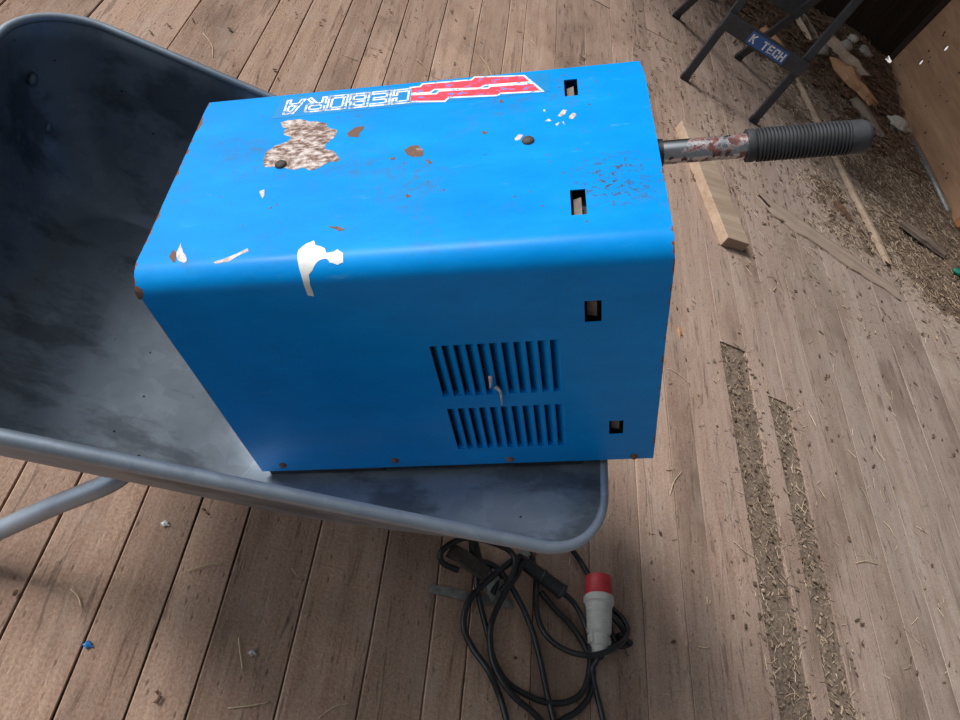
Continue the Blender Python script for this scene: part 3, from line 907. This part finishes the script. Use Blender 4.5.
for xx in (0, WST):
    stool_leg(xx, 0, 0.03, 0.86, ST)
    stool_leg(xx - 0.095, DST - (0.03 if xx else 0), 0.12, 0.86, ST, 0.055)
bm = bmesh.new()
add_box(bm, (-0.02, -0.024, 0.300), (WST + 0.02, -0.004, 0.378), None, 0, 0.003)
bar = mesh_obj('front_brace', bm, M['stool'], ST)
bm = bmesh.new()
add_box(bm, (0.122, -0.0252, 0.308), (0.335, -0.0245, 0.370))
lab = mesh_obj('label_plate', bm, M['label_blue'], ST)
tag(lab, 'worn blue label with white lettering')


def letters(name, word, x, z, w, h, gap, sw, place, mat, parent):
    """each character of the word is a piece of its own"""
    for chx in word:
        if chx != ' ':
            bm = bmesh.new()
            for (a, b) in GLY[chx]:
                a2, b2 = Vector((x + a[0] * w, z + a[1] * h)), Vector((x + b[0] * w, z + b[1] * h))
                dn = (b2 - a2).normalized()
                pn = Vector((-dn.y, dn.x)) * sw / 2
                a2, b2 = a2 - dn * sw * 0.45, b2 + dn * sw * 0.45
                bm.faces.new([bm.verts.new(place(*p)) for p in (a2 + pn, a2 - pn, b2 - pn, b2 + pn)])
            mesh_obj(name, bm, mat, parent)
        x += w + gap


GLY = {'K': [((0, 0), (0, 1)), ((0, 0.45), (0.95, 1)), ((0.3, 0.6), (1, 0))],
       'T': [((0, 1), (1, 1)), ((0.5, 0), (0.5, 1))],
       'E': [((0, 0), (0, 1)), ((0, 1), (1, 1)), ((0, 0.5), (0.85, 0.5)), ((0, 0), (1, 0))],
       'C': [((0, 0), (0, 1)), ((0, 1), (1, 1)), ((0, 0), (1, 0)), ((1, 0), (1, 0.3)), ((1, 0.7), (1, 1))],
       'H': [((0, 0), (0, 1)), ((1, 0), (1, 1)), ((0, 0.5), (1, 0.5))],
       'B': [((0, 0), (0, 1)), ((0, 1), (0.9, 1)), ((0, 0.5), (1, 0.5)), ((0, 0), (1, 0)), ((0.9, 0.5), (0.9, 1)), ((1, 0), (1, 0.5))],
       'O': [((0, 0), (0, 1)), ((0, 1), (1, 1)), ((0, 0), (1, 0)), ((1, 0), (1, 1))],
       'R': [((0, 0), (0, 1)), ((0, 1), (1, 1)), ((0, 0.48), (1, 0.48)), ((1, 0.48), (1, 1)), ((0.5, 0.48), (1, 0))],
       'A': [((0.05, 0), (0.55, 1)), ((1, 0), (1, 1)), ((0.55, 1), (1, 1)), ((0.3, 0.36), (1, 0.36))]}
letters('letter', 'K TECH', 0.137, 0.322, 0.020, 0.034, 0.0130, 0.0080, lambda u, v: (u, -0.0256, v), M['label_white'], lab)
bm = bmesh.new()
add_box(bm, (-0.075, DST - 0.315, 0.405), (WST - 0.055, DST - 0.290, 0.50), None, 0, 0.003)
mesh_obj('rear_brace', bm, M['stool'], ST)
bm = bmesh.new()
add_box(bm, (-0.03, -0.02, 0.862), (WST + 0.03, 0.20, 0.892), None, 0, 0.006)
mesh_obj('top_step', bm, M['stool'], ST)

# ------------------------------------------------------------------ wheelbarrow
WB = empty('wheelbarrow', (0.02, 0.79, 0))
tag(WB, 'grey galvanised wheelbarrow with a deep tray carrying the blue welder', 'wheelbarrow')
WBI = Matrix.Translation((-0.02, -0.79, 0))
Z_B, Z_R = 0.352, 0.660
BOT = [(-0.370, 0.540), (0.062, 0.555), (0.062, 1.03), (-0.370, 1.03)]
RIM = [(-0.500, 0.3775), (0.550, 0.4685), (0.550, 1.163), (-0.500, 1.143)]


def rloop(corners, r, n=8):
    out = []
    for i in range(4):
        p, c, q = Vector(corners[i - 1]), Vector(corners[i]), Vector(corners[(i + 1) % 4])
        d1, d2 = (p - c).normalized(), (q - c).normalized()
        ang = d1.angle(d2)
        tl = r / math.tan(ang / 2)
        ce = c + (d1 + d2).normalized() * (r / math.sin(ang / 2))
        a, b = c + d1 * tl - ce, c + d2 * tl - ce
        tot = a.angle_signed(b)
        for k in range(n + 1):
            t = k / n
            an = -tot * t
            out.append(ce + Vector((a.x * math.cos(an) - a.y * math.sin(an), a.x * math.sin(an) + a.y * math.cos(an))))
    return out


def tray_corners(t):
    cs = []
    for i, (b, r) in enumerate(zip(BOT, RIM)):
        hx = 1 - (1 - t ** 0.62) ** 1.9 if i in (0, 3) else t
        hw = 1 - (1 - t ** 0.70) ** (1.15 if i < 2 else 1.9)
        cs.append((b[0] + (r[0] - b[0]) * hx, b[1] + (r[1] - b[1]) * hw))
    return cs


def add_grid_loop(bm, corners, r, z, edge=10):
    """rounded loop with extra points along each straight side"""
    L = rloop(corners, r)
    pts = []
    per = 9
    for i in range(4):
        seg = L[i * per:(i + 1) * per]
        pts += seg
        nxt = L[((i + 1) * per) % len(L)]
        for k in range(1, edge):
            pts.append(seg[-1].lerp(nxt, k / edge))
    return [bm.verts.new((p.x, p.y, z)) for p in pts]


bm = bmesh.new()
rings = []
ts = [0, 0.003, 0.009, 0.02, 0.035, 0.055, 0.09, 0.14, 0.22, 0.32, 0.44, 0.58, 0.72, 0.86, 1.0]
for t in ts:
    rings.append(add_grid_loop(bm, tray_corners(t), 0.085 + 0.030 * t, Z_B + (Z_R - Z_B) * t))
NN = len(rings[0])
for A, B in zip(rings, rings[1:]):
    for k in range(NN):
        bm.faces.new((A[k], A[(k + 1) % NN], B[(k + 1) % NN], B[k]))
cen = [rings[0]]
cx, cy = -0.18, 0.80
for s in (0.66, 0.33):
    rg = [bm.verts.new((cx + (v.co.x - cx) * s, cy + (v.co.y - cy) * s, Z_B - 0.001)) for v in rings[0]]
    A = cen[-1]
    for k in range(NN):
        bm.faces.new((rg[k], rg[(k + 1) % NN], A[(k + 1) % NN], A[k]))
    cen.append(rg)
bm.faces.new(cen[-1])
bmesh.ops.transform(bm, matrix=WBI, verts=bm.verts[:])
tray = mesh_obj('tray', bm, M['galv'], WB, True, 0.9)
md = tray.modifiers.new('thickness', 'SOLIDIFY')
md.thickness = 0.0016
md.offset = 0
bm = bmesh.new()
rl = [(p.x - 0.02, p.y - 0.79, Z_R - 0.004) for p in rloop(RIM, 0.115, 14)]
full = []
for i in range(4):
    seg = rl[i * 15:(i + 1) * 15]
    full += seg
    nxt = rl[((i + 1) * 15) % len(rl)]
    for k in range(1, 8):
        full.append(tuple(seg[-1][j] + (nxt[j] - seg[-1][j]) * k / 8 for j in range(3)))
add_tube(bm, full, [(0.0100 if p[1] < -0.05 and p[0] > -0.45 else 0.0068) - 0.0030 * min(1, max(0, (p[0] - 0.40) / 0.10)) for p in full], 14, True)
mesh_obj('rolled_rim', bm, M['rim'], tray, True)
# pressed rivet heads on the far and rear walls
for (x, y, z) in [(-0.476, 1.076, 0.552), (-0.452, 1.078, 0.460)]:
    bm = bmesh.new()
    rock(bm, (0, 0, 0), (0.007, 0.012, 0.013), 2, 0.7, 2, 0.05)
    o = mesh_obj('bolt_head', bm, M['galv'], tray, True)
    o.location = (x - 0.02, y - 0.79, z)


def wb(p):
    return (p[0] - 0.02, p[1] - 0.79, p[2])


# two long carrying tubes that run to the axle, bent legs below them
for ya, yn, so in ((0.575, 0.715, 1), (1.015, 0.865, -1)):
    bm = bmesh.new()
    add_tube(bm, catmull([wb(p) for p in [(-1.25, ya - 0.03 if ya < 0.8 else ya + 0.03, 0.60), (-0.85, ya, 0.52), (-0.50, ya, 0.36), (-0.30, ya, 0.331),
                                          (0.06, ya, 0.331), (0.20, (ya + yn) / 2, 0.30), (0.33, yn, 0.21), (0.40, yn, 0.17)]], 8), 0.016, 14)
    mesh_obj('frame_tube', bm, M['tube'], WB, True)
    bm = bmesh.new()
    add_tube(bm, catmull([wb(p) for p in [(0.02, ya + so * 0.05, 0.318), (-0.07, ya + so * 0.045, 0.322), (-0.110, ya + so * 0.015, 0.316), (-0.133, ya - so * 0.024, 0.298), (-0.208, ya - so * 0.050, 0.210), (-0.281, ya - so * 0.075, 0.117), (-0.340, ya - so * 0.095, 0.036), (-0.375, ya - so * 0.104, 0.017), (-0.44, ya - so * 0.104, 0.017),
                                          (-0.49, ya - so * 0.09, 0.06), (-0.57, ya - so * 0.03, 0.25), (-0.60, ya, 0.375)]], 8), 0.0165, 14)
    mesh_obj('leg', bm, M['tube'], WB, True)
bm = bmesh.new()
add_lathe(bm, [(-0.10, 0.009), (0.10, 0.009)], frame(wb((0.40, 0.79, 0.178)), (0, 1, 0)), 12)
mesh_obj('axle', bm, M['steel'], WB, True)
bm = bmesh.new()
prof = [(-0.034, 0.10), (-0.036, 0.125), (-0.038, 0.15), (-0.030, 0.166), (-0.014, 0.176), (0, 0.178), (0.014, 0.176), (0.030, 0.166), (0.038, 0.15), (0.036, 0.125), (0.034, 0.10)]
add_lathe(bm, prof, frame(wb((0.40, 0.79, 0.178)), (0, 1, 0)), 40)
wh = mesh_obj('wheel', bm, M['rubber'], WB, True)
bm = bmesh.new()
add_lathe(bm, [(-0.05, 0.02), (-0.048, 0.03), (-0.030, 0.03), (-0.036, 0.095), (-0.040, 0.10), (0.040, 0.10), (0.036, 0.095), (0.030, 0.03), (0.048, 0.03), (0.05, 0.02)], frame(wb((0.40, 0.79, 0.178)), (0, 1, 0)), 32)
mesh_obj('hub', bm, M['steel'], wh, True)

# ------------------------------------------------------------------ welder
G = Vector((0.07813246, 0.59575428, 0.38347043))
lx = Vector((0.84439755, 0.04652011, 0.53369342)).normalized()
ly = Vector((-0.05503536, 0.99848440, 0.0000414))
ly = (ly - lx * ly.dot(lx)).normalized()
lz = lx.cross(ly)
WM = Matrix(((lx.x, ly.x, lz.x, G.x), (lx.y, ly.y, lz.y, G.y), (lx.z, ly.z, lz.z, G.z), (0, 0, 0, 1)))
WE = empty('welding_machine', mat=WM)
tag(WE, 'blue box-shaped welding machine with chipped paint sitting in the wheelbarrow', 'welding machine')
LX, DY, HZ, RB = 0.62, 0.363, 0.4411, 0.03
RB2 = 0.004          # the far bend is tight
SF = HZ - RB
ARC = RB * math.pi / 2
ARC2 = RB2 * math.pi / 2
SF2 = HZ - RB2
SU = SF + ARC
SU2 = SU + DY - RB - RB2
STOT = SU2 + ARC2 + SF2


def cas(x, s, off=0.0):
    """unrolled sheet coordinate -> local point, off = height above the sheet"""
    if s <= SF:
        return Vector((x, -off, s))
    if s <= SU:
        th = (s - SF) / RB
        return Vector((x, RB - (RB + off) * math.cos(th), SF + (RB + off) * math.sin(th)))
    if s <= SU2:
        return Vector((x, RB + s - SU, HZ + off))
    if s <= SU2 + ARC2:
        th = (s - SU2) / RB2
        return Vector((x, DY - RB2 + (RB2 + off) * math.sin(th), SF2 + (RB2 + off) * math.cos(th)))
    return Vector((x, DY + off, STOT - s))


LP = (0.4925 - 0.326) / 11
LOUV = [(0.326 + LP * k + 0.0012, 0.326 + LP * k + LP - 0.0022, a, b) for (a, b) in ((0.184, 0.293), (0.047, 0.154)) for k in range(11)]
SQ = [(0.513, 0.5305, SU + 0.292 - RB, SU + 0.331 - RB), (0.512, 0.5295, SU + 0.057 - RB, SU + 0.101 - RB),
      (0.522, 0.542, 0.322, 0.360), (0.553, 0.573, 0.071, 0.107)]
OPEN = LOUV + SQ
xs = sorted({round(v, 5) for v in [0, LX] + [q[i] for q in OPEN for i in (0, 1)] + [LX * k / 16 for k in range(17)]})
ss = sorted({round(v, 5) for v in [0, STOT] + [q[i] for q in OPEN for i in (2, 3)] + [SF + ARC * k / 10 for k in range(11)] +
             [SU2 + ARC2 * k / 6 for k in range(7)] + [SU + 0.1, SU + 0.2, SU2 + ARC2 + 0.2]})


def inhole(x, s):
    return any(q[0] < x < q[1] and q[2] < s < q[3] for q in OPEN)


bm = bmesh.new()
vg = {}


def V(i, j):
    if (i, j) not in vg:
        x = xs[i]
        p = cas(x, ss[j])
        # slightly dented raw edges
        if i in (0, len(xs) - 1):
            p.x += 0.0012 * hash2(ss[j] * 40, i)
        vg[(i, j)] = bm.verts.new(p)
    return vg[(i, j)]


for i in range(len(xs) - 1):
    for j in range(len(ss) - 1):
        if not inhole((xs[i] + xs[i + 1]) / 2, (ss[j] + ss[j + 1]) / 2):
            bm.faces.new((V(i, j), V(i + 1, j), V(i + 1, j + 1), V(i, j + 1)))
casing = mesh_obj('casing', bm, M['blue'], WE, True, 0.6)
md = casing.modifiers.new('sheet', 'SOLIDIFY')
md.thickness = 0.0015
md.offset = -1
casing.modifiers.new('crisp', 'EDGE_SPLIT').split_angle = math.radians(40)
# pressed louvre blades, each hinged on the right edge of its slot and bent inwards
for (xa, xb, sa, sb) in LOUV:
    bm = bmesh.new()
    n = 6
    rows = []
    for k in range(n + 1):
        t = k / n
        xx = xb + (xa - xb) * t * 0.93
        dep = 0.0125 * (t ** 1.35) + 0.0002
        rows.append((bm.verts.new((xx, dep, sa)), bm.verts.new((xx, dep, sb))))
    for A, B in zip(rows, rows[1:]):
        bm.faces.new((A[0], A[1], B[1], B[0]))
    # closed ends of the pressing
    for e, z in ((0, sa), (1, sb)):
        top = [bm.verts.new((xa, 0.0002, z)), bm.verts.new((xb, 0.0002, z))]
        bm.faces.new([top[0]] + [top[1]] + [r_[e] for r_ in rows])
    lv = mesh_obj('louvre', bm, M['blue'], casing, True, 0.5)

# dark works inside, base tray, front and rear panels
bm = bmesh.new()
add_box(bm, (0.022, 0.018, 0.012), (0.60, DY - 0.018, HZ - 0.022), None, 0, 0.004)
mesh_obj('inner_frame', bm, M['inside'], WE)
bm = bmesh.new()
add_box(bm, (0.004, 0.003, 0.0), (LX - 0.004, DY - 0.003, 0.010))
mesh_obj('base_plate', bm, M['black'], WE)
for yy in (0.034, DY - 0.034):
    for (xa, xb) in ((0.006, 0.20), (0.40, 0.515)):
        bm = bmesh.new()
        add_box(bm, (xa, yy - 0.030, -0.0195), (xb, yy + 0.030, 0.0), None, 0, 0.004)
        mesh_obj('foot', bm, M['rubber'], WE)
# folded tabs seen inside the square openings
for (xa, xb, sa, sb) in SQ:
    bm = bmesh.new()
    vs = [cas(xa + 0.0035, sa + 0.003, -0.010), cas(xb - 0.005, sa + 0.003, -0.007), cas(xb - 0.005, sb - 0.006, -0.007), cas(xa + 0.0035, sb - 0.006, -0.010)]
    lo = [v + (cas(xa, sa, -0.004) - cas(xa, sa)) for v in vs]
    a = [bm.verts.new(v) for v in vs]
    b = [bm.verts.new(v) for v in lo]
    bm.faces.new(a)
    bm.faces.new(b)
    for k in range(4):
        bm.faces.new((a[k], a[(k + 1) % 4], b[(k + 1) % 4], b[k]))
    mesh_obj('hook_tab', bm, M['tab'], WE)
# screws
for k, (x, s) in enumerate(BOLTS):
    c = cas(x, s)
    nrm = (cas(x, s, 1.0) - c)
    r = 0.0080 if k < 2 else 0.0042
    bm = bmesh.new()
    if k >= 2:
        add_lathe(bm, [(0, r * 1.5), (0.001, r * 1.5), (0.0012, r), (0.004, r * 0.9), (0.005, r * 0.5)], frame(c, nrm, (1, 0, 0)), 16)
    else:
        add_lathe(bm, [(0, r), (0.002, r * 0.97), (0.0038, r * 0.75), (0.0045, r * 0.3)], frame(c, nrm, (1, 0, 0)), 16)
    mesh_obj('screw', bm, M['inside'] if k < 2 else M['rust_small'], casing, True, 0.7)


def decal(name, pts, off, mat, parent, sub=0.006):
    """thin layer lying on the bent sheet: clip the polygon into narrow bands so it follows the bend"""
    bm = bmesh.new()
    f = bm.faces.new([bm.verts.new((p[0], p[1], 0)) for p in pts])
    s0, s1 = min(p[1] for p in pts), max(p[1] for p in pts)
    s = s0 + sub
    while s < s1:
        bmesh.ops.bisect_plane(bm, geom=bm.verts[:] + bm.edges[:] + bm.faces[:], plane_co=(0, s, 0), plane_no=(0, 1, 0))
        s += sub
    top = bm.faces[:]
    r_ = bmesh.ops.extrude_face_region(bm, geom=top)
    new = {v for v in r_['geom'] if isinstance(v, bmesh.types.BMVert)}
    for v in bm.verts:
        v.co = cas(v.co.x, v.co.y, off if v in new else 0.0)
    return mesh_obj(name, bm, mat, parent)


def grow(pts, d):
    c = [Vector(p) for p in pts]
    out = []
    n = len(c)
    area = sum(c[i].x * c[(i + 1) % n].y - c[(i + 1) % n].x * c[i].y for i in range(n))
    sg = 1 if area > 0 else -1
    for i in range(n):
        e1, e2 = (c[i] - c[i - 1]).normalized(), (c[(i + 1) % n] - c[i]).normalized()
        n1, n2 = Vector((e1.y, -e1.x)) * sg, Vector((e2.y, -e2.x)) * sg
        m_ = (n1 + n2)
        m_ = m_ / max(m_.dot(n1), 0.4)
        out.append(tuple(c[i] + m_ * d))
    return out


def rough_poly(pts, amp, seed, n=4):
    out = []
    rnd = random.Random(seed)
    for i, p in enumerate(pts):
        q = pts[(i + 1) % len(pts)]
        for k in range(n):
            t = k / n
            j = 0 if k == 0 else amp
            out.append((p[0] + (q[0] - p[0]) * t + rnd.uniform(-j, j), p[1] + (q[1] - p[1]) * t + rnd.uniform(-j, j)))
    return out


tag(decal('flaked_patch', rough_poly(RUST_PATCH, 0.0012, 1, 3), 0.00025, M['rust'], casing), 'large flaked patch of bare rusty metal and grey primer')
tag(decal('white_patch', rough_poly(WHITE_PATCH, 0.0006, 2, 2), 0.00030, M['white'], casing, 0.003), 'white hook-shaped patch where the paint has come off')
for k, (kind, pts) in enumerate(CHIPS):
    if kind == 'white':
        pts = grow(pts, -0.0007)
    decal('paint_chip', rough_poly(pts, 0.0009, 5 + k, 3), 0.00025, M['rust_small'] if kind == 'rust' else M['chip_white'], casing)

# worn maker's sticker, upside down from here
YS = SU - RB
bm_pts = [(0.108, YS + 0.302), (0.494, YS + 0.306), (0.493, YS + 0.3525), (0.113, YS + 0.3535)]
# the sticker runs over the start of the far bend
stk = decal('sticker', [(0.108, YS + 0.303), (0.494, YS + 0.306), (0.493, YS + 0.352), (0.113, YS + 0.353)], 0.00025, M['film'], WE, 0.004)
tag(stk, 'worn upside-down sticker with white letters and red stripes')


def upside(x0, y0, off):
    return lambda u, v: cas(x0 - u, YS + y0 - v, off)


letters('letter', 'CEBORA', 0.0, 0.0, 0.0215, 0.0285, 0.0095, 0.0082, upside(0.302, 0.3425, 0.0005), M['letter'], stk)
letters('letter_core', 'CEBORA', 0.0, 0.0, 0.0215, 0.0285, 0.0095, 0.0018, upside(0.302, 0.3425, 0.0008), M['letter_in'], stk)


for pts in (RED_A, RED_B):
    decal('stripe_edge', grow(pts, 0.0024), 0.0005, M['letter'], stk, 0.02)
    decal('red_stripe', grow(pts, -0.0010), 0.0008, M['stripe'], stk, 0.02)

# two wisps of pale fluff caught in the louvres
for pts, lab in (([(0.397, -0.001, 0.226), (0.396, -0.004, 0.214), (0.394, -0.002, 0.201)], 'pale fluff wisp caught high in the upper louvres of the blue casing'),
                 ([(0.401, -0.001, 0.203), (0.407, -0.004, 0.194), (0.406, -0.003, 0.162)], 'thin pale fluff wisp hanging below the upper louvres of the blue casing')):
    bm = bmesh.new()
    pp = catmull(pts, 4)
    add_tube(bm, pp, [0.0030 * (1 - 0.7 * k / (len(pp) - 1)) for k in range(len(pp))], 7)
    o = mesh_obj('fluff_wisp', bm, M['chip_white'], None, True)
    o.matrix_world = WM
    tag(o, lab, 'fluff')

# pull handle: chromed tube flecked with rust, ribbed rubber grip
hm = frame((0.0, 0.2225, 0.391), (1, 0, 0))
n = NT('rusty_chrome')
fr = n.noise(n.map((1, 1, 1)), 34, 6, 0.7)
k_ = n.ramp(fr, [(0.50, 0.0), (0.56, 1.0)])
c_ = n.mix(k_, (0.56, 0.56, 0.58), n.ramp(n.noise(n.obj, 90, 4), [(0.4, (0.10, 0.035, 0.03)), (0.65, (0.28, 0.12, 0.10))]))
n.done(c_, n.math('ADD', n.math('MULTIPLY', k_, 0.6), 0.16), n.math('SUBTRACT', 0.95, n.math('MULTIPLY', k_, 0.9)))
M['chrome'] = n.m
bm = bmesh.new()
add_lathe(bm, [(0.603, 0.0152), (0.80, 0.0152)], hm, 28)
tube = mesh_obj('handle_tube', bm, M['chrome'], WE, True, 0.7)
tag(tube, 'chromed handle tube spotted with rust')
bm = bmesh.new()
add_lathe(bm, [(0.601, 0.0175), (0.634, 0.0175)], hm, 24)
mesh_obj('tube_socket', bm, M['black'], WE, True, 0.7)
prof = [(0.738, 0.0150), (0.738, 0.0205), (0.746, 0.0208), (0.748, 0.0200)]
x = 0.750
pitch = (0.861 - 0.750) / 25
for k in range(25):
    prof += [(x, 0.0180), (x + pitch * 0.30, 0.0180), (x + pitch * 0.42, 0.0212), (x + pitch * 0.82, 0.0212), (x + pitch * 0.94, 0.0180)]
    x += pitch
prof += [(0.862, 0.0206), (0.877, 0.0206), (0.883, 0.0190), (0.887, 0.0150), (0.8885, 0.008)]
bm = bmesh.new()
add_lathe(bm, prof, hm, 40)
gr = mesh_obj('grip', bm, M['grip'], WE, True, 0.5)
tag(gr, 'ribbed black rubber handle grip')

# ------------------------------------------------------------------ cables on the floor
# power cable with its red and grey five-pin plug
PC = empty('power_cable', (0.93, 0.66, 0))
tag(PC, 'black power cable with a red and grey industrial plug', 'power cable')
pc = Vector((0.93, 0.66, 0))


def rel(pts, o):
    return [tuple(Vector(p) - o) for p in pts]


for pts in (POWER_CABLE, POWER_LOOP, PLUG_TAIL):
    bm = bmesh.new()
    add_tube(bm, catmull(rel(pts, pc), 8), 0.0066, 12)
    mesh_obj('cable', bm, M['cable'], PC, True)
a_, b_ = Vector((0.9315, 0.7600, 0.037)) - pc, Vector((0.9305, 0.575, 0.037)) - pc
pm = frame(a_, b_ - a_)
bm = bmesh.new()
add_lathe(bm, [(0.006, 0.0275), (0.001, 0.0295), (0.0, 0.0305), (0.003, 0.0315), (0.052, 0.0322), (0.060, 0.030)], pm, 36)
add_box(bm, (0.012, 0.028, -0.006), (0.030, 0.0365, 0.006), pm, 0, 0.002)
sh = mesh_obj('plug_shroud', bm, M['red'], PC, True, 0.6)
tag(sh, 'red plastic plug shroud')
bm = bmesh.new()
prof = [(0.048, 0.0335), (0.050, 0.0360), (0.066, 0.0365), (0.0685, 0.0335), (0.072, 0.0318)]
x = 0.075
for k in range(9):
    prof += [(x, 0.0312 - k * 0.0003), (x + 0.004, 0.0312 - k * 0.0003), (x + 0.0045, 0.0303 - k * 0.0003), (x + 0.006, 0.0303 - k * 0.0003)]
    x += 0.0066
prof += [(0.136, 0.0265), (0.140, 0.0215), (0.163, 0.0205), (0.166, 0.0175), (0.184, 0.0165), (0.186, 0.010)]
add_lathe(bm, prof, pm, 32)
add_box(bm, (0.139, -0.026, -0.010), (0.161, 0.026, 0.010), pm, 0, 0.003)
tag(mesh_obj('plug_body', bm, M['greyplastic'], PC, True, 0.5), 'pale grey plastic plug body')
bm = bmesh.new()
add_box(bm, (-0.006, -0.020, -0.010), (0.006, 0.020, 0.012), frame(Vector((1.008, 0.632, 0.022)) - pc, (0.5, 1, 0)), 0, 0.002)
mesh_obj('cable_tie', bm, M['cable'], PC)

# welding lead ending in an earth clamp
EC = empty('earth_clamp_cable', (0.62, 0.68, 0))
tag(EC, 'black welding cable with a steel earth clamp lying beneath the tray lip', 'earth clamp cable')
ec = Vector((0.62, 0.68, 0))
for pts in (EARTH_CABLE, EARTH_LEAD, SPARE_CABLE):
    bm = bmesh.new()
    add_tube(bm, catmull(rel(pts, ec), 8), 0.0068, 12)
    mesh_obj('cable', bm, M['cable'], EC, True)


def jaw(name, path, w, th, mat):
    """bent steel strip following path (centre line), width w across"""
    bm = bmesh.new()
    P = [Vector(p) - ec for p in path]
    rows = []
    for i, p in enumerate(P):
        d = (P[min(i + 1, len(P) - 1)] - P[max(i - 1, 0)]).normalized()
        side = Vector((-d.y, d.x, 0)).normalized()
        up = d.cross(side) * -1
        rows.append([bm.verts.new(p + side * a * w / 2 + Vector((0, 0, 1)) * b * th / 2) for a, b in ((-1, -1), (1, -1), (1, 1), (-1, 1))])
    for A, B in zip(rows, rows[1:]):
        for k in range(4):
            bm.faces.new((A[k], A[(k + 1) % 4], B[(k + 1) % 4], B[k]))
    bm.faces.new(rows[0])
    bm.faces.new(rows[-1])
    return mesh_obj(name, bm, mat, EC)


jaw('lower_jaw', [(0.520, 0.640, 0.004), (0.57, 0.642, 0.006), (0.63, 0.644, 0.006), (0.69, 0.650, 0.006), (0.722, 0.655, 0.006)], 0.020, 0.004, M['steel'])
jaw('side_plate', [(0.600, 0.725, 0.020), (0.630, 0.705, 0.028), (0.655, 0.680, 0.030), (0.680, 0.655, 0.020)], 0.045, 0.006, M['steel'])
jaw('upper_jaw', [(0.545, 0.728, 0.030), (0.575, 0.716, 0.040), (0.605, 0.700, 0.042), (0.640, 0.690, 0.036)], 0.034, 0.010, M['inside'])
jaw('hinge_arm', [(0.655, 0.70, 0.034), (0.695, 0.735, 0.036), (0.740, 0.775, 0.034)], 0.018, 0.008, M['steel'])
bm = bmesh.new()
add_lathe(bm, [(-0.03, 0.010), (0.03, 0.010)], frame(Vector((0.668, 0.684, 0.022)) - ec, (0.3, 1, 0)), 14)
mesh_obj('clamp_spring', bm, M['black'], EC, True, 0.7)
bm = bmesh.new()
add_lathe(bm, [(0, 0.011), (0.045, 0.014), (0.07, 0.010)], frame(Vector((0.600, 0.775, 0.026)) - ec, (0.25, -0.9, 0)), 16)
mesh_obj('cable_lug', bm, M['black'], EC, True, 0.7)

# electrode lead with its black inline handle
EL = empty('electrode_cable', (0.78, 0.72, 0))
tag(EL, 'looped black electrode cable with a thick black handle beside the plug', 'electrode cable')
el = Vector((0.78, 0.72, 0))
for pts in (ELECTRODE_CABLE, SPARE_CABLE_B):
    bm = bmesh.new()
    add_tube(bm, catmull(rel(pts, el), 8), 0.0066, 12)
    mesh_obj('cable', bm, M['cable'], EL, True)
bm = bmesh.new()
a_, b_ = Vector((0.722, 0.752, 0.030)) - el, Vector((0.838, 0.702, 0.030)) - el
L = (b_ - a_).length
add_lathe(bm, [(0, 0.010), (0.004, 0.015), (L * 0.48, 0.0165), (L * 0.50, 0.019), (L * 0.54, 0.019), (L * 0.56, 0.0165), (L * 0.93, 0.0175), (L * 0.95, 0.019), (L, 0.019), (L + 0.004, 0.010)], frame(a_, b_ - a_), 24)
mesh_obj('electrode_handle', bm, M['rubber'], EL, True, 0.5)
